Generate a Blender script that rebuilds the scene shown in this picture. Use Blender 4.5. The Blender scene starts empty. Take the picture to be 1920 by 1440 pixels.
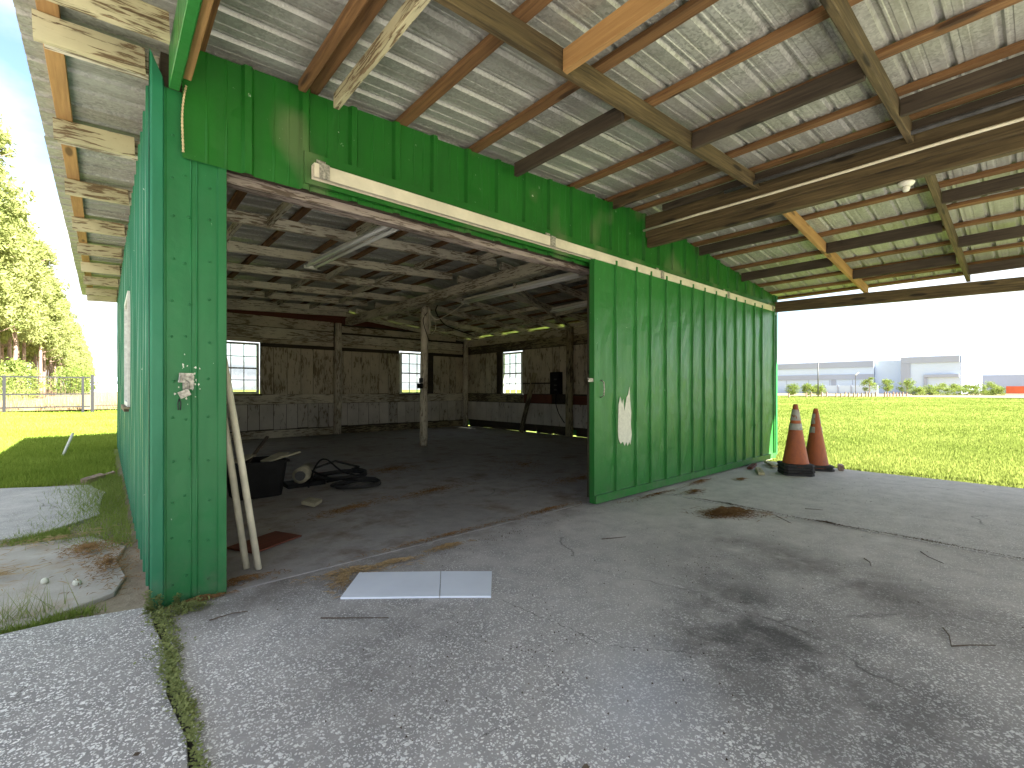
import bpy, bmesh, math, random
import numpy as np
from mathutils import Vector, Matrix
R = math.radians
rnd = random.Random(7)
S = bpy.context.scene
C = S.collection

# ---------------------------------------------------------------- camera
cam_d = bpy.data.cameras.new('camera')
cam = bpy.data.objects.new('camera', cam_d); C.objects.link(cam)
cam_d.sensor_width = 36; cam_d.lens = 36*868/1920
cam_d.shift_y = 10/1920
cam_d.clip_start = .05; cam_d.clip_end = 4000
cam.location = (0, 0, 1.25)
cam.rotation_euler = (R(90), 0, R(-41.3))
S.camera = cam
# ---------------------------------------------------------------- world, sun, exposure
SUN = Vector((.36, -1.15, 1.0)).normalized()          # direction towards the sun
el = math.asin(SUN.z); az = math.atan2(SUN.x, SUN.y)
w = bpy.data.worlds.new('World'); S.world = w; w.use_nodes = True
nt = w.node_tree; nt.nodes.clear()
def wn(t, **k):
    n = nt.nodes.new(t)
    for a, b in k.items(): setattr(n, a, b)
    return n
sky = wn('ShaderNodeTexSky', sky_type='NISHITA', sun_disc=False, sun_elevation=el, sun_rotation=az, air_density=1.0, dust_density=.6, ozone_density=1.5)
tc = wn('ShaderNodeTexCoord'); sep = wn('ShaderNodeSeparateXYZ')
nt.links.new(tc.outputs['Generated'], sep.inputs[0])
zz = wn('ShaderNodeMath', operation='MAXIMUM'); nt.links.new(sep.outputs[2], zz.inputs[0]); zz.inputs[1].default_value = 0
za = wn('ShaderNodeMath', operation='ADD'); nt.links.new(zz.outputs[0], za.inputs[0]); za.inputs[1].default_value = .22
cx = wn('ShaderNodeMath', operation='DIVIDE'); nt.links.new(sep.outputs[0], cx.inputs[0]); nt.links.new(za.outputs[0], cx.inputs[1])
cy = wn('ShaderNodeMath', operation='DIVIDE'); nt.links.new(sep.outputs[1], cy.inputs[0]); nt.links.new(za.outputs[0], cy.inputs[1])
cmb = wn('ShaderNodeCombineXYZ'); nt.links.new(cx.outputs[0], cmb.inputs[0]); nt.links.new(cy.outputs[0], cmb.inputs[1])
cn = wn('ShaderNodeTexNoise'); cn.inputs['Scale'].default_value = .8; cn.inputs['Detail'].default_value = 8; cn.inputs['Roughness'].default_value = .55
cmap = wn('ShaderNodeMapping'); cmap.inputs['Location'].default_value = (32.88, 50.64, 0)
nt.links.new(cmb.outputs[0], cmap.inputs[0]); nt.links.new(cmap.outputs[0], cn.inputs['Vector'])
cr = wn('ShaderNodeMapRange'); cr.inputs[1].default_value = .36; cr.inputs[2].default_value = .53; nt.links.new(cn.outputs['Fac'], cr.inputs[0])
cn2 = wn('ShaderNodeTexNoise'); cn2.inputs['Scale'].default_value = 1.7; cn2.inputs['Detail'].default_value = 6
nt.links.new(cmb.outputs[0], cn2.inputs['Vector'])
ccol = wn('ShaderNodeValToRGB'); ccol.color_ramp.elements[0].position = .35; ccol.color_ramp.elements[1].position = .62
ccol.color_ramp.elements[0].color = (2.9, 3.0, 3.2, 1); ccol.color_ramp.elements[1].color = (5.6, 5.6, 5.6, 1)
nt.links.new(cn2.outputs['Fac'], ccol.inputs[0])
cmx = wn('ShaderNodeMix', data_type='RGBA'); nt.links.new(cr.outputs[0], cmx.inputs[0])
nt.links.new(sky.outputs[0], cmx.inputs[6]); nt.links.new(ccol.outputs[0], cmx.inputs[7])
bg = wn('ShaderNodeBackground'); bg.inputs[1].default_value = .05; nt.links.new(cmx.outputs[2], bg.inputs[0])
wo = wn('ShaderNodeOutputWorld'); nt.links.new(bg.outputs[0], wo.inputs[0])
sun_d = bpy.data.lights.new('sun', 'SUN'); sun_d.energy = 5.0; sun_d.angle = R(.6); sun_d.color = (1, .95, .86)
sun = bpy.data.objects.new('sun', sun_d); C.objects.link(sun); sun.location = (0, -10, 30)
sun.rotation_euler = SUN.to_track_quat('Z', 'Y').to_euler()
S.view_settings.view_transform = 'Standard'; S.view_settings.look = 'None'
S.view_settings.exposure = 3.12; S.view_settings.gamma = 1; S.view_settings.use_curve_mapping = False
S.render.engine = 'CYCLES'
S.cycles.max_bounces = 10; S.cycles.diffuse_bounces = 6; S.cycles.glossy_bounces = 4; S.cycles.transparent_max_bounces = 16
S.cycles.sample_clamp_indirect = 6
S.cycles.use_denoising = True

# ---------------------------------------------------------------- materials
class G:
    def __init__(s, m): s.nt = m.node_tree
    def n(s, t, ins=None, **k):
        n = s.nt.nodes.new('ShaderNode'+t)
        for a, b in k.items(): setattr(n, a, b)
        for a, b in (ins or {}).items():
            i = n.inputs[a]
            if isinstance(b, bpy.types.NodeSocket): s.nt.links.new(b, i)
            else: i.default_value = b
        return n
    def obj(s): return s.n('TexCoord').outputs['Object']
    def pos(s): return s.n('NewGeometry').outputs['Position']
    def rand(s): return s.n('ObjectInfo').outputs['Random']
    def map(s, v, sc=(1, 1, 1), loc=(0, 0, 0), rot=(0, 0, 0)):
        return s.n('Mapping', {'Vector': v, 'Scale': sc, 'Location': loc, 'Rotation': rot}).outputs[0]
    def noise(s, v, sc, det=4, ro=.5, dist=0):
        return s.n('TexNoise', {'Vector': v, 'Scale': sc, 'Detail': det, 'Roughness': ro, 'Distortion': dist}).outputs['Fac']
    def rng(s, f, a, b, c=0., d=1.):
        return s.n('MapRange', {0: f, 1: a, 2: b, 3: c, 4: d}).outputs[0]
    def ramp(s, f, els):
        r = s.n('ValToRGB', {0: f}); e = r.color_ramp.elements
        while len(e) < len(els): e.new(.5)
        for i, (p, c) in enumerate(els): e[i].position = p; e[i].color = (*c, 1)
        return r.outputs[0]
    def mix(s, f, a, b, mode='MIX'):
        f2 = lambda c: (*c, 1) if isinstance(c, tuple) and len(c) == 3 else c
        return s.n('Mix', {0: f, 6: f2(a), 7: f2(b)}, data_type='RGBA', blend_type=mode).outputs[2]
    def m(s, op, a, b=0., c=0.): return s.n('Math', {0: a, 1: b, 2: c}, operation=op).outputs[0]
    def bump(s, h, st=.5, di=.01): return s.n('Bump', {'Height': h, 'Strength': st, 'Distance': di}).outputs[0]
    def off(s, v, amt=37.):
        r = s.m('MULTIPLY', s.rand(), amt)
        return s.n('VectorMath', {0: v, 1: s.n('CombineXYZ', {0: r, 1: r, 2: r}).outputs[0]}, operation='ADD').outputs[0]
def mat(name, fn=None, col=(.5, .5, .5), rough=.7, metal=0., spec=.4):
    m = bpy.data.materials.new(name); m.use_nodes = True
    m.node_tree.nodes.clear(); g = G(m)
    b = g.n('BsdfPrincipled', {'Base Color': (*col, 1), 'Roughness': rough, 'Metallic': metal, 'Specular IOR Level': spec})
    o = g.n('OutputMaterial', {0: b.outputs[0]})
    def put(k, v):
        if isinstance(v, bpy.types.NodeSocket): m.node_tree.links.new(v, b.inputs[k])
        else: b.inputs[k].default_value = v
    if fn: fn(g, put)
    return m
def varied(c, sc=8, amt=.35, bumpd=.002):
    def f(g, put):
        v = g.off(g.obj())
        n = g.noise(v, sc, 6, .6)
        put('Base Color', g.mix(g.rng(n, .3, .7), tuple(x*(1-amt) for x in c), tuple(min(1, x*(1+amt)) for x in c)))
        put('Normal', g.bump(n, .4, bumpd))
    return f
def wood(c1, c2, knots=True):
    def f(g, put):
        v = g.off(g.obj())
        gr = g.noise(g.map(v, (1.2, 26, 26)), 2.2, 6, .6, .4)
        lo = g.noise(g.map(v, (1, 4, 4)), 1.3, 3)
        c = g.mix(g.rng(gr, .32, .68), c1, c2)
        c = g.mix(g.rng(lo, .35, .7, 0, .45), c, tuple(x*.45 for x in c1))
        if knots:
            k = g.n('TexVoronoi', {'Vector': g.map(v, (1.6, 7, 7)), 'Scale': 1.1}).outputs['Distance']
            c = g.mix(g.rng(k, .14, .22, .85, 0), c, tuple(x*.3 for x in c1))
        put('Base Color', c); put('Roughness', .8); put('Normal', g.bump(gr, .5, .004))
    return f
def peel(paint, bare, amt=.5, gr=16):
    def f(g, put):
        v = g.off(g.obj())
        n = g.noise(g.map(v, (2.2, gr, gr)), 2.2, 7, .65, .6)
        d = g.noise(v, 1.1, 5, .6)
        k = g.m('ADD', n, g.m('MULTIPLY', g.m('SUBTRACT', d, .5), .5))
        ms = g.rng(k, amt-.03, amt+.03)
        gg = g.noise(g.map(v, (2, 40, 40)), 3, 4)
        p = g.mix(g.rng(d, .3, .75), paint, tuple(x*.6 for x in paint))
        b = g.mix(g.rng(gg, .3, .7), bare, tuple(x*.4 for x in bare))
        put('Base Color', g.mix(ms, p, b)); put('Roughness', .85)
        put('Normal', g.bump(g.m('ADD', g.m('MULTIPLY', ms, -.6), g.m('MULTIPLY', gg, .4)), .7, .004))
    return f
def green(base, fade, rough, dirt=.3, blotch=.0):
    def f(g, put):
        v = g.pos()
        n = g.noise(v, 1.3, 5, .6); n2 = g.noise(g.map(v, (9, 9, .8)), 1.5, 5, .6)
        c = g.mix(g.rng(n, .35, .7, 0, .7), base, fade)
        c = g.mix(g.rng(n2, .45, .8, 0, dirt), c, tuple(x*.55 for x in base))
        if blotch:
            b = g.noise(g.map(v, (1.6, 1.6, 1.1), (3.3, 0, 1.7)), 1.5, 1.5, .4)
            c = g.mix(g.rng(b, .58, .72, 0, blotch), c, (.15, .17, .09))
        z = g.n('SeparateXYZ', {0: v}).outputs[2]
        lowm = g.m('MULTIPLY', g.rng(z, .0, .35, 1, 0), g.rng(g.noise(v, 9, 6, .7), .45, .65))
        c = g.mix(g.m('MULTIPLY', lowm, .55), c, (.10, .12, .08))
        chip = g.noise(g.map(v, (1, 1, .7)), 26, 5, .7)
        c = g.mix(g.rng(chip, .700, .715), c, (.45, .52, .42))
        c = g.mix(g.m('MULTIPLY', g.rand(), .14), c, tuple(x*1.7 for x in base))
        put('Base Color', c); put('Roughness', g.rng(n2, .2, .8, rough-.06, rough+.16)); put('Specular IOR Level', .36)
        put('Normal', g.bump(g.m('ADD', g.noise(v, 5.5, 3, .5), g.m('MULTIPLY', g.noise(v, 120, 3), .05)), .45, .02))
    return f
def galv(g, put):
    v = g.pos()
    vo = g.n('TexVoronoi', {'Vector': v, 'Scale': 65.}).outputs['Color']
    sp = g.n('SeparateColor', {0: vo}).outputs[0]
    n = g.noise(v, 2.1, 6, .65)
    c = g.mix(sp, (.24, .24, .215), (.52, .52, .46))
    c = g.mix(g.rng(n, .4, .7, 0, .5), c, (.60, .60, .56))
    rs = g.noise(g.map(v, (1, 5, 1)), 1.4, 6, .7)
    c = g.mix(g.rng(rs, .62, .75, 0, .5), c, (.16, .15, .12))
    c = g.mix(g.m('MULTIPLY', g.rand(), .5), c, (.24, .235, .21))
    st = g.noise(g.map(v, (.5, 7, 1), (4, 1, 0)), 1.2, 5, .7)
    c = g.mix(g.rng(st, .5, .66, 0, .45), c, (.17, .16, .13))
    put('Base Color', c); put('Metallic', .3); put('Roughness', g.rng(sp, 0, 1, .36, .56))
    put('Normal', g.bump(g.noise(v, 30, 3), .2, .003))

M = {}
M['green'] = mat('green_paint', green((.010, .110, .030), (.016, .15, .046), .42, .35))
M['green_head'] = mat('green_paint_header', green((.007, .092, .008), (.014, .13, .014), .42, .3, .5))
M['green_side'] = mat('green_paint_side', green((.012, .135, .062), (.024, .18, .09), .42, .3))  # same green paint, skylight on the side wall put into the colour
M['green_door'] = mat('green_paint_door', green((.020, .145, .026), (.034, .19, .040), .30, .3))  # same green paint, lightened for sky and grass reflected in the door
M['primer'] = mat('bare_primer_patch', varied((.62, .62, .52), 30, .12))
M['galv'] = mat('galvanised_sheet', galv)
M['zinc'] = mat('zinc_fitting', varied((.34, .32, .28), 60, .6), rough=.5, metal=.5)
M['track'] = mat('weathered_grey_track', varied((.58, .53, .41), 5, .14), rough=.6)
M['orange'] = mat('wood_orange', wood((.11, .055, .02), (.26, .135, .05)))
M['yellow'] = mat('wood_yellow', wood((.34, .19, .07), (.46, .27, .10)))
M['treated'] = mat('wood_treated', wood((.040, .028, .012), (.150, .108, .048)))
M['dark'] = mat('wood_dark', wood((.035, .026, .017), (.085, .065, .042)))
M['tail'] = mat('rafter_tail_peeling', peel((.60, .55, .34), (.24, .17, .09), .56, 22))
M['white'] = mat('wood_white_peeling', peel((.72, .67, .52), (.28, .22, .14), .55, 22))
M['header_wood'] = mat('header_weathered', peel((.34, .28, .25), (.15, .11, .085), .52, 20))
M['plank'] = mat('wall_plank_stained', peel((.62, .55, .40), (.30, .24, .15), .56, 9))
M['plank_low'] = mat('wall_plank_lower', peel((.66, .62, .54), (.32, .27, .20), .62, 7))
M['redboard'] = mat('red_brown_board', wood((.10, .028, .015), (.17, .05, .025), False))
M['mossy'] = mat('damp_board', peel((.36, .31, .18), (.10, .075, .045), .50, 20))
M['white_frame'] = mat('white_window_frame', varied((.62, .64, .58), 20, .2))
M['fixture'] = mat('enamel_fixture', varied((.66, .65, .56), 8, .12), rough=.4)
M['tube'] = mat('lamp_tube', col=(.75, .75, .72), rough=.25)
M['pvc'] = mat('pvc_conduit', varied((.66, .62, .48), 8, .15), rough=.5)
M['black_plastic'] = mat('black_plastic', varied((.008, .008, .008), 10, .4), rough=.7, spec=.15)
M['rubber'] = mat('black_rubber', varied((.022, .021, .020), 25, .5), rough=.75)
M['rope'] = mat('rope_fibre', varied((.52, .42, .24), 60, .35), rough=.9)
M['whitepanel'] = mat('white_foam_panel', varied((.74, .79, .87), 3, .05), rough=.5)
M['steel_black'] = mat('black_fence_steel', col=(.02, .02, .022), rough=.4)
M['darkgrey'] = mat('dark_grey_metal', varied((.06, .06, .06), 12, .4), rough=.5)
M['card'] = mat('dusty_card', varied((.26, .24, .17), 12, .3))
M['brick'] = mat('old_brick', varied((.26, .17, .13), 20, .4))
M['twig'] = mat('dry_twig', varied((.10, .075, .055), 30, .4), rough=.9)
M['wh_light'] = mat('warehouse_pale_panel', varied((.48, .56, .70), .08, .04))  # pale blue stands in for haze over the far buildings
M['wh_mid'] = mat('warehouse_grey_panel', varied((.31, .34, .43), .08, .05))
M['wh_dark'] = mat('warehouse_dock_door', varied((.16, .21, .30), .1, .1))
M['orange_paint'] = mat('orange_red_paint', varied((.62, .12, .05), .6, .15))

def cone_body(g, put):
    v = g.off(g.obj(), 5)
    n = g.noise(g.map(v, (1, 1, .5)), 9, 6, .7); d = g.noise(v, 40, 4, .7)
    c = g.mix(g.rng(n, .35, .7), (.42, .115, .035), (.25, .07, .035))
    c = g.mix(g.rng(d, .6, .72, 0, .7), c, (.07, .05, .045))
    put('Base Color', c); put('Roughness', .6)
M['cone'] = mat('faded_cone_plastic', cone_body)
def cone_band(g, put):
    v = g.off(g.obj(), 5)
    n = g.noise(g.map(v, (1, 1, .45)), 24, 5, .7)
    put('Base Color', g.mix(g.rng(n, .55, .60), (.36, .35, .31), (.24, .11, .06))); put('Roughness', .5)
M['band'] = mat('torn_reflective_band', cone_band)

def glass(name):
    m = bpy.data.materials.new(name); m.use_nodes = True; n = m.node_tree; n.nodes.clear()
    g = G(m)
    t = g.n('BsdfTransparent', {0: (.86, .89, .88, 1)}); gl = g.n('BsdfGlossy', {'Color': (.8, .8, .8, 1), 'Roughness': .05})
    d = g.n('BsdfDiffuse', {0: (.6, .6, .55, 1)})
    f = g.n('LayerWeight', {0: .5}); fm = g.rng(g.m('POWER', f.outputs['Facing'], 3.), 0, 1, .04, .7)
    a = g.n('MixShader', {0: fm, 1: t.outputs[0], 2: gl.outputs[0]})
    dirt = g.rng(g.noise(g.pos(), 9, 5, .6), .45, .75, .01, .15)
    b = g.n('MixShader', {0: dirt, 1: a.outputs[0], 2: d.outputs[0]})
    g.n('OutputMaterial', {0: b.outputs[0]})
    return m
M['glass'] = glass('dusty_window_glass')

def ell(g, v, cx, cy, rx, ry, ang, soft=.6):
    p = g.n('VectorMath', {0: v, 1: (cx, cy, 0)}, operation='SUBTRACT').outputs[0]
    p = g.n('VectorRotate', {0: p, 3: -ang}, rotation_type='Z_AXIS').outputs[0]
    p = g.n('VectorMath', {0: p, 1: (1/rx, 1/ry, 0)}, operation='MULTIPLY').outputs[0]
    l = g.n('VectorMath', {0: p}, operation='LENGTH').outputs['Value']
    return g.rng(l, 1-soft, 1+soft, 1, 0)
def concrete(kind):
    def f(g, put):
        v = g.pos()
        big = g.noise(v, .9, 6, .6); med = g.noise(v, 5, 6, .65); fine = g.noise(v, 90, 4, .7)
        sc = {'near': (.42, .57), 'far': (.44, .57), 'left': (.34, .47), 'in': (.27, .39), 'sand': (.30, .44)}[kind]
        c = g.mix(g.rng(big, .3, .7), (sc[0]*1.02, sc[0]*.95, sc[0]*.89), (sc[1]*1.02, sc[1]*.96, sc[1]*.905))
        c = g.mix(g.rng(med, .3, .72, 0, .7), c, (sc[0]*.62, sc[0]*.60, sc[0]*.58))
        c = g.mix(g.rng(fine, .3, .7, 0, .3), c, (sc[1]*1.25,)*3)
        h = g.m('MULTIPLY', fine, .3)
        if kind in ('near', 'left', 'far'):
            x = g.n('SeparateXYZ', {0: v}).outputs[0]; y = g.n('SeparateXYZ', {0: v}).outputs[1]
            wv = g.n('VectorMath', {0: v, 1: g.n('TexNoise', {'Vector': v, 'Scale': 30.}).outputs['Color']}, operation='MULTIPLY_ADD')
            wv.inputs[2].default_value = (0, 0, 0)
            dv = g.n('VectorMath', {0: g.n('VectorMath', {0: g.n('TexNoise', {'Vector': v, 'Scale': 45.}).outputs['Color'], 1: (.022, .022, 0)}, operation='MULTIPLY').outputs[0], 1: v}, operation='ADD').outputs[0]
            flat = g.n('VectorMath', {0: dv, 1: (1, 1, 0)}, operation='MULTIPLY').outputs[0]
            # how much aggregate has been exposed: most beside the column and close by, least towards the door and the far slab
            ex = g.m('ADD', g.m('MULTIPLY', g.m('ADD', x, y), -.16), g.m('MULTIPLY', med, .9))
            ex = g.rng(ex, -.55 if kind != 'far' else -.9, .25, .0, 1.)
            a = None
            for s_, wgt, seed in ((52., .46, 0), (86., .50, 3.3), (130., .5, 7.7)):
                vo = g.n('TexVoronoi', {'Vector': g.map(flat, (1, 1, 1), (seed, seed, 0)), 'Scale': s_, 'Randomness': 1.})
                rc = g.n('SeparateColor', {0: vo.outputs['Color']}).outputs[0]
                r_ = g.m('MULTIPLY', g.rng(rc, .2, 1, .0, 1.), g.rng(ex, 0, 1, .45 if s_ > 60 else .15, 1))
                k = g.rng(g.m('SUBTRACT', vo.outputs['Distance'], g.m('MULTIPLY', r_, wgt*1.12)), -.03, .03, 1, 0)
                a = k if a is None else g.m('MAXIMUM', a, k)
            tint = g.noise(v, 55, 3)
            pc = g.mix(g.rng(tint, .35, .65), (.66, .655, .63), (.90, .89, .86))
            c = g.mix(g.m('MULTIPLY', ex, .48), c, tuple(q*.42 for q in (sc[0], sc[0]*.96, sc[0]*.95)))
            c = g.mix(a, c, pc)
            h = g.m('ADD', h, g.m('MULTIPLY', a, .8))
        if kind == 'near':
            n = g.m('MULTIPLY', g.rng(g.noise(v, 2.8, 7, .72), .32, .58), 1.)
            for e, amt, col in ((ell(g, v, 2.55, .78, .95, .32, .93, .9), .78, (.035, .033, .032)),
                                (ell(g, v, 2.30, 1.10, .45, .22, .2, .9), .7, (.04, .038, .036)),
                                (ell(g, v, 3.60, .72, .85, .26, 1.35, .9), .7, (.07, .06, .055)),
                                (ell(g, v, 3.9, 1.35, .55, .2, 1.6, .9), .45, (.10, .085, .075)),
                                (ell(g, v, 1.75, .35, .5, .18, 1.1, .9), .4, (.05, .05, .05)),
                                (ell(g, v, .95, 2.05, .7, .35, .9, .9), .45, (.07, .065, .06)),
                                (ell(g, v, .75, 3.05, .8, .22, .0, .9), .5, (.09, .08, .07))):
                c = g.mix(g.m('MULTIPLY', g.m('MULTIPLY', e, n), amt), c, col)
            c = g.mix(g.m('MULTIPLY', ell(g, v, 1.66, 1.08, .30, .20, .5, .9), .40), c, (.52, .55, .62))
            c = g.mix(g.m('MULTIPLY', ell(g, v, 2.6, 1.75, .75, .25, .4, .9), .35), c, (.44, .43, .40))
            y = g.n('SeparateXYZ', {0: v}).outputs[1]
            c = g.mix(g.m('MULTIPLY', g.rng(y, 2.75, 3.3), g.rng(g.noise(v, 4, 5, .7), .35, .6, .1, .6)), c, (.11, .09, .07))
            xx = g.n('SeparateXYZ', {0: v}).outputs[0]
            for (x0, y0, x1, y1) in ((1.76, 2.13, 1.84, 1.40), (1.84, 1.40, 2.35, .75), (.95, 1.35, 1.25, 1.28)):
                sl = (x1-x0)/(y1-y0) if abs(y1-y0) > .2 else 0
                wob = g.m('MULTIPLY', g.m('SUBTRACT', g.noise(v, 7, 5, .65), .5), .12)
                if sl: dl = g.m('ADD', g.m('SUBTRACT', xx, g.m('MULTIPLY_ADD', g.m('SUBTRACT', y, y0), sl, x0)), wob); inr = g.m('MULTIPLY', g.rng(y, min(y0, y1), min(y0, y1)+.05), g.rng(y, max(y0, y1)-.03, max(y0, y1), 1, 0))
                else: dl = g.m('ADD', g.m('SUBTRACT', y, g.m('MULTIPLY_ADD', g.m('SUBTRACT', xx, x0), (y1-y0)/(x1-x0), y0)), wob); inr = g.m('MULTIPLY', g.rng(xx, x0, x0+.05), g.rng(xx, x1-.05, x1, 1, 0))
                k = g.m('MULTIPLY', g.rng(g.m('ABSOLUTE', dl), .0005, .0035, .75, 0), inr); c = g.mix(k, c, (.05, .045, .04)); h = g.m('SUBTRACT', h, k)
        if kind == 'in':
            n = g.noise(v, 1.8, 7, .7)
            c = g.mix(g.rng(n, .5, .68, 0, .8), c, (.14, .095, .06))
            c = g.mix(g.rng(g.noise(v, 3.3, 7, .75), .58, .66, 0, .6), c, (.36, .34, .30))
        if kind == 'sand':
            n = g.noise(v, 3.5, 6, .7)
            c = g.mix(.25, c, (.50, .42, .32))
            c = g.mix(g.rng(n, .50, .66, 0, .5), c, (.32, .25, .17))
        crk = g.n('TexVoronoi', {'Vector': g.n('VectorMath', {0: v, 1: g.n('VectorMath', {0: g.n('TexNoise', {'Vector': v, 'Scale': 2.5, 'Detail': 5.}).outputs['Color'], 1: (.5, .5, 0)}, operation='MULTIPLY').outputs[0]}, operation='ADD').outputs[0], 'Scale': .30}, feature='DISTANCE_TO_EDGE').outputs[0]
        ck = g.m('MULTIPLY', g.rng(crk, .0, .0035, 1, 0), g.rng(g.noise(v, 1.3, 2), .54, .60))
        c = g.mix(g.m('MULTIPLY', ck, .6), c, (.05, .045, .04))
        put('Base Color', c); put('Roughness', .95 if kind == 'sand' else g.rng(med, .2, .8, .70, .9)); put('Specular IOR Level', .1 if kind == 'sand' else .28)
        put('Normal', g.bump(g.m('SUBTRACT', h, ck), .6, .006))
    return f
for k in ('near', 'far', 'left', 'in', 'sand'): M['c_'+k] = mat('concrete_'+k, concrete(k))
def ground_fn(g, put):
    v = g.pos()
    n = g.noise(v, .35, 6, .6); f = g.noise(v, 6, 6, .7)
    c = g.mix(g.rng(n, .3, .7), (.13, .18, .018), (.20, .24, .03))
    c = g.mix(g.rng(f, .35, .7, 0, .6), c, (.08, .13, .015))
    x = g.n('SeparateXYZ', {0: v}); near = g.m('MULTIPLY', g.rng(x.outputs[0], .6, 1.4, 1, 0), g.rng(x.outputs[1], 9, 12, 1, 0))
    dirt = g.mix(g.rng(f, .3, .7), (.17, .13, .085), (.30, .25, .18))
    c = g.mix(near, c, dirt)
    put('Base Color', c); put('Roughness', .9); put('Normal', g.bump(f, .8, .04))
M['ground'] = mat('grass_ground', ground_fn)
def tan_fn(g, put):
    v = g.pos(); n = g.noise(v, .5, 6, .65)
    put('Base Color', g.mix(g.rng(n, .3, .7), (.21, .145, .085), (.17, .16, .065))); put('Roughness', .95)
M['tan'] = mat('dry_field_ground', tan_fn)
M['dirt'] = mat('dark_joint_dirt', varied((.03, .024, .018), 20, .4))
def leafm(name, c1, c2, trans=.35):
    m = bpy.data.materials.new(name); m.use_nodes = True; m.node_tree.nodes.clear(); g = G(m)
    isl = g.n('NewGeometry').outputs['Random Per Island']
    n = g.noise(g.pos(), .8, 3)
    n3 = g.noise(g.pos(), .16, 5, .65)
    c = g.mix(g.m('MULTIPLY_ADD', isl, .5, g.m('MULTIPLY_ADD', g.rng(n, .3, .7), .2, g.rng(n3, .36, .64, 0, .5))), c1, c2)
    d = g.n('BsdfDiffuse', {0: c}); t = g.n('BsdfTranslucent', {0: c})
    mx = g.n('MixShader', {0: trans, 1: d.outputs[0], 2: t.outputs[0]})
    g.n('OutputMaterial', {0: mx.outputs[0]})
    return m
M['grass'] = leafm('grass_blade', (.095, .145, .022), (.28, .32, .085))
M['grass_lifted'] = leafm('lifted_grass_blade', (.13, .20, .02), (.30, .38, .07))  # same grass as the lawn, colour brightened to lift the shaded side
M['grass_dark'] = leafm('shade_grass_blade', (.12, .18, .03), (.28, .34, .09))
M['weed'] = leafm('weed_leaf', (.12, .16, .05), (.34, .37, .15))
M['pine'] = leafm('pine_foliage', (.14, .18, .05), (.32, .34, .13))
M['shrub'] = leafm('shrub_foliage', (.10, .16, .03), (.24, .29, .08))
M['reed'] = leafm('dry_reed', (.20, .14, .075), (.34, .27, .15), .2)
M['needle'] = leafm('dry_pine_needles', (.05, .026, .012), (.34, .20, .09), .1)
M['litterdark'] = leafm('dark_litter', (.02, .015, .01), (.12, .08, .05), .05)
M['straw'] = leafm('dry_straw', (.16, .09, .04), (.50, .37, .20), .1)
M['bark'] = mat('pine_bark', varied((.22, .15, .11), 3, .4, .02))

# ---------------------------------------------------------------- object helpers
def wm(o):
    m = o.matrix_basis.copy()
    while o.parent: o = o.parent; m = o.matrix_basis @ m
    return m
def tag(o, label=None, cat=None, group=None, kind=None):
    for k, v in (('label', label), ('category', cat), ('group', group), ('kind', kind)):
        if v: o[k] = v
    return o
def thing(name, loc, label, cat, group=None, rz=0):
    o = bpy.data.objects.new(name, None); C.objects.link(o)
    o.matrix_basis = Matrix.Translation(loc) @ Matrix.Rotation(rz, 4, 'Z'); o.empty_display_size = .2
    return tag(o, label, cat, group)
def link(name, me, mt, parent=None, mw=None):
    o = bpy.data.objects.new(name, me); C.objects.link(o)
    if mt and not me.materials: me.materials.append(mt)
    mw = mw or Matrix()
    if parent: o.parent = parent; o.matrix_basis = wm(parent).inverted() @ mw
    else: o.matrix_basis = mw
    return o
def mesh(name, vs, fs, recalc=True, smooth=False):
    me = bpy.data.meshes.new(name); me.from_pydata([tuple(v) for v in vs], [], fs)
    if recalc:
        bm = bmesh.new(); bm.from_mesh(me); bmesh.ops.recalc_face_normals(bm, faces=bm.faces); bm.to_mesh(me); bm.free()
    if smooth: me.polygons.foreach_set('use_smooth', [True]*len(me.polygons))
    return me
def world_obj(name, vs, fs, mt, parent=None, smooth=False, recalc=True):
    """vs in world metres; the origin goes to the lowest corner"""
    o0 = Vector((min(v[0] for v in vs), min(v[1] for v in vs), min(v[2] for v in vs)))
    me = mesh(name, [Vector(v)-o0 for v in vs], fs, recalc, smooth)
    return link(name, me, mt, parent, Matrix.Translation(o0))
BOXF = [(0, 1, 3, 2), (4, 6, 7, 5), (0, 4, 5, 1), (2, 3, 7, 6), (0, 2, 6, 4), (1, 5, 7, 3)]
def boxv(x0, x1, y0, y1, z0, z1): return [(x, y, z) for x in (x0, x1) for y in (y0, y1) for z in (z0, z1)]
def box(name, x0, x1, y0, y1, z0, z1, mt, parent=None):
    return world_obj(name, boxv(x0, x1, y0, y1, z0, z1), BOXF, mt, parent)
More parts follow.
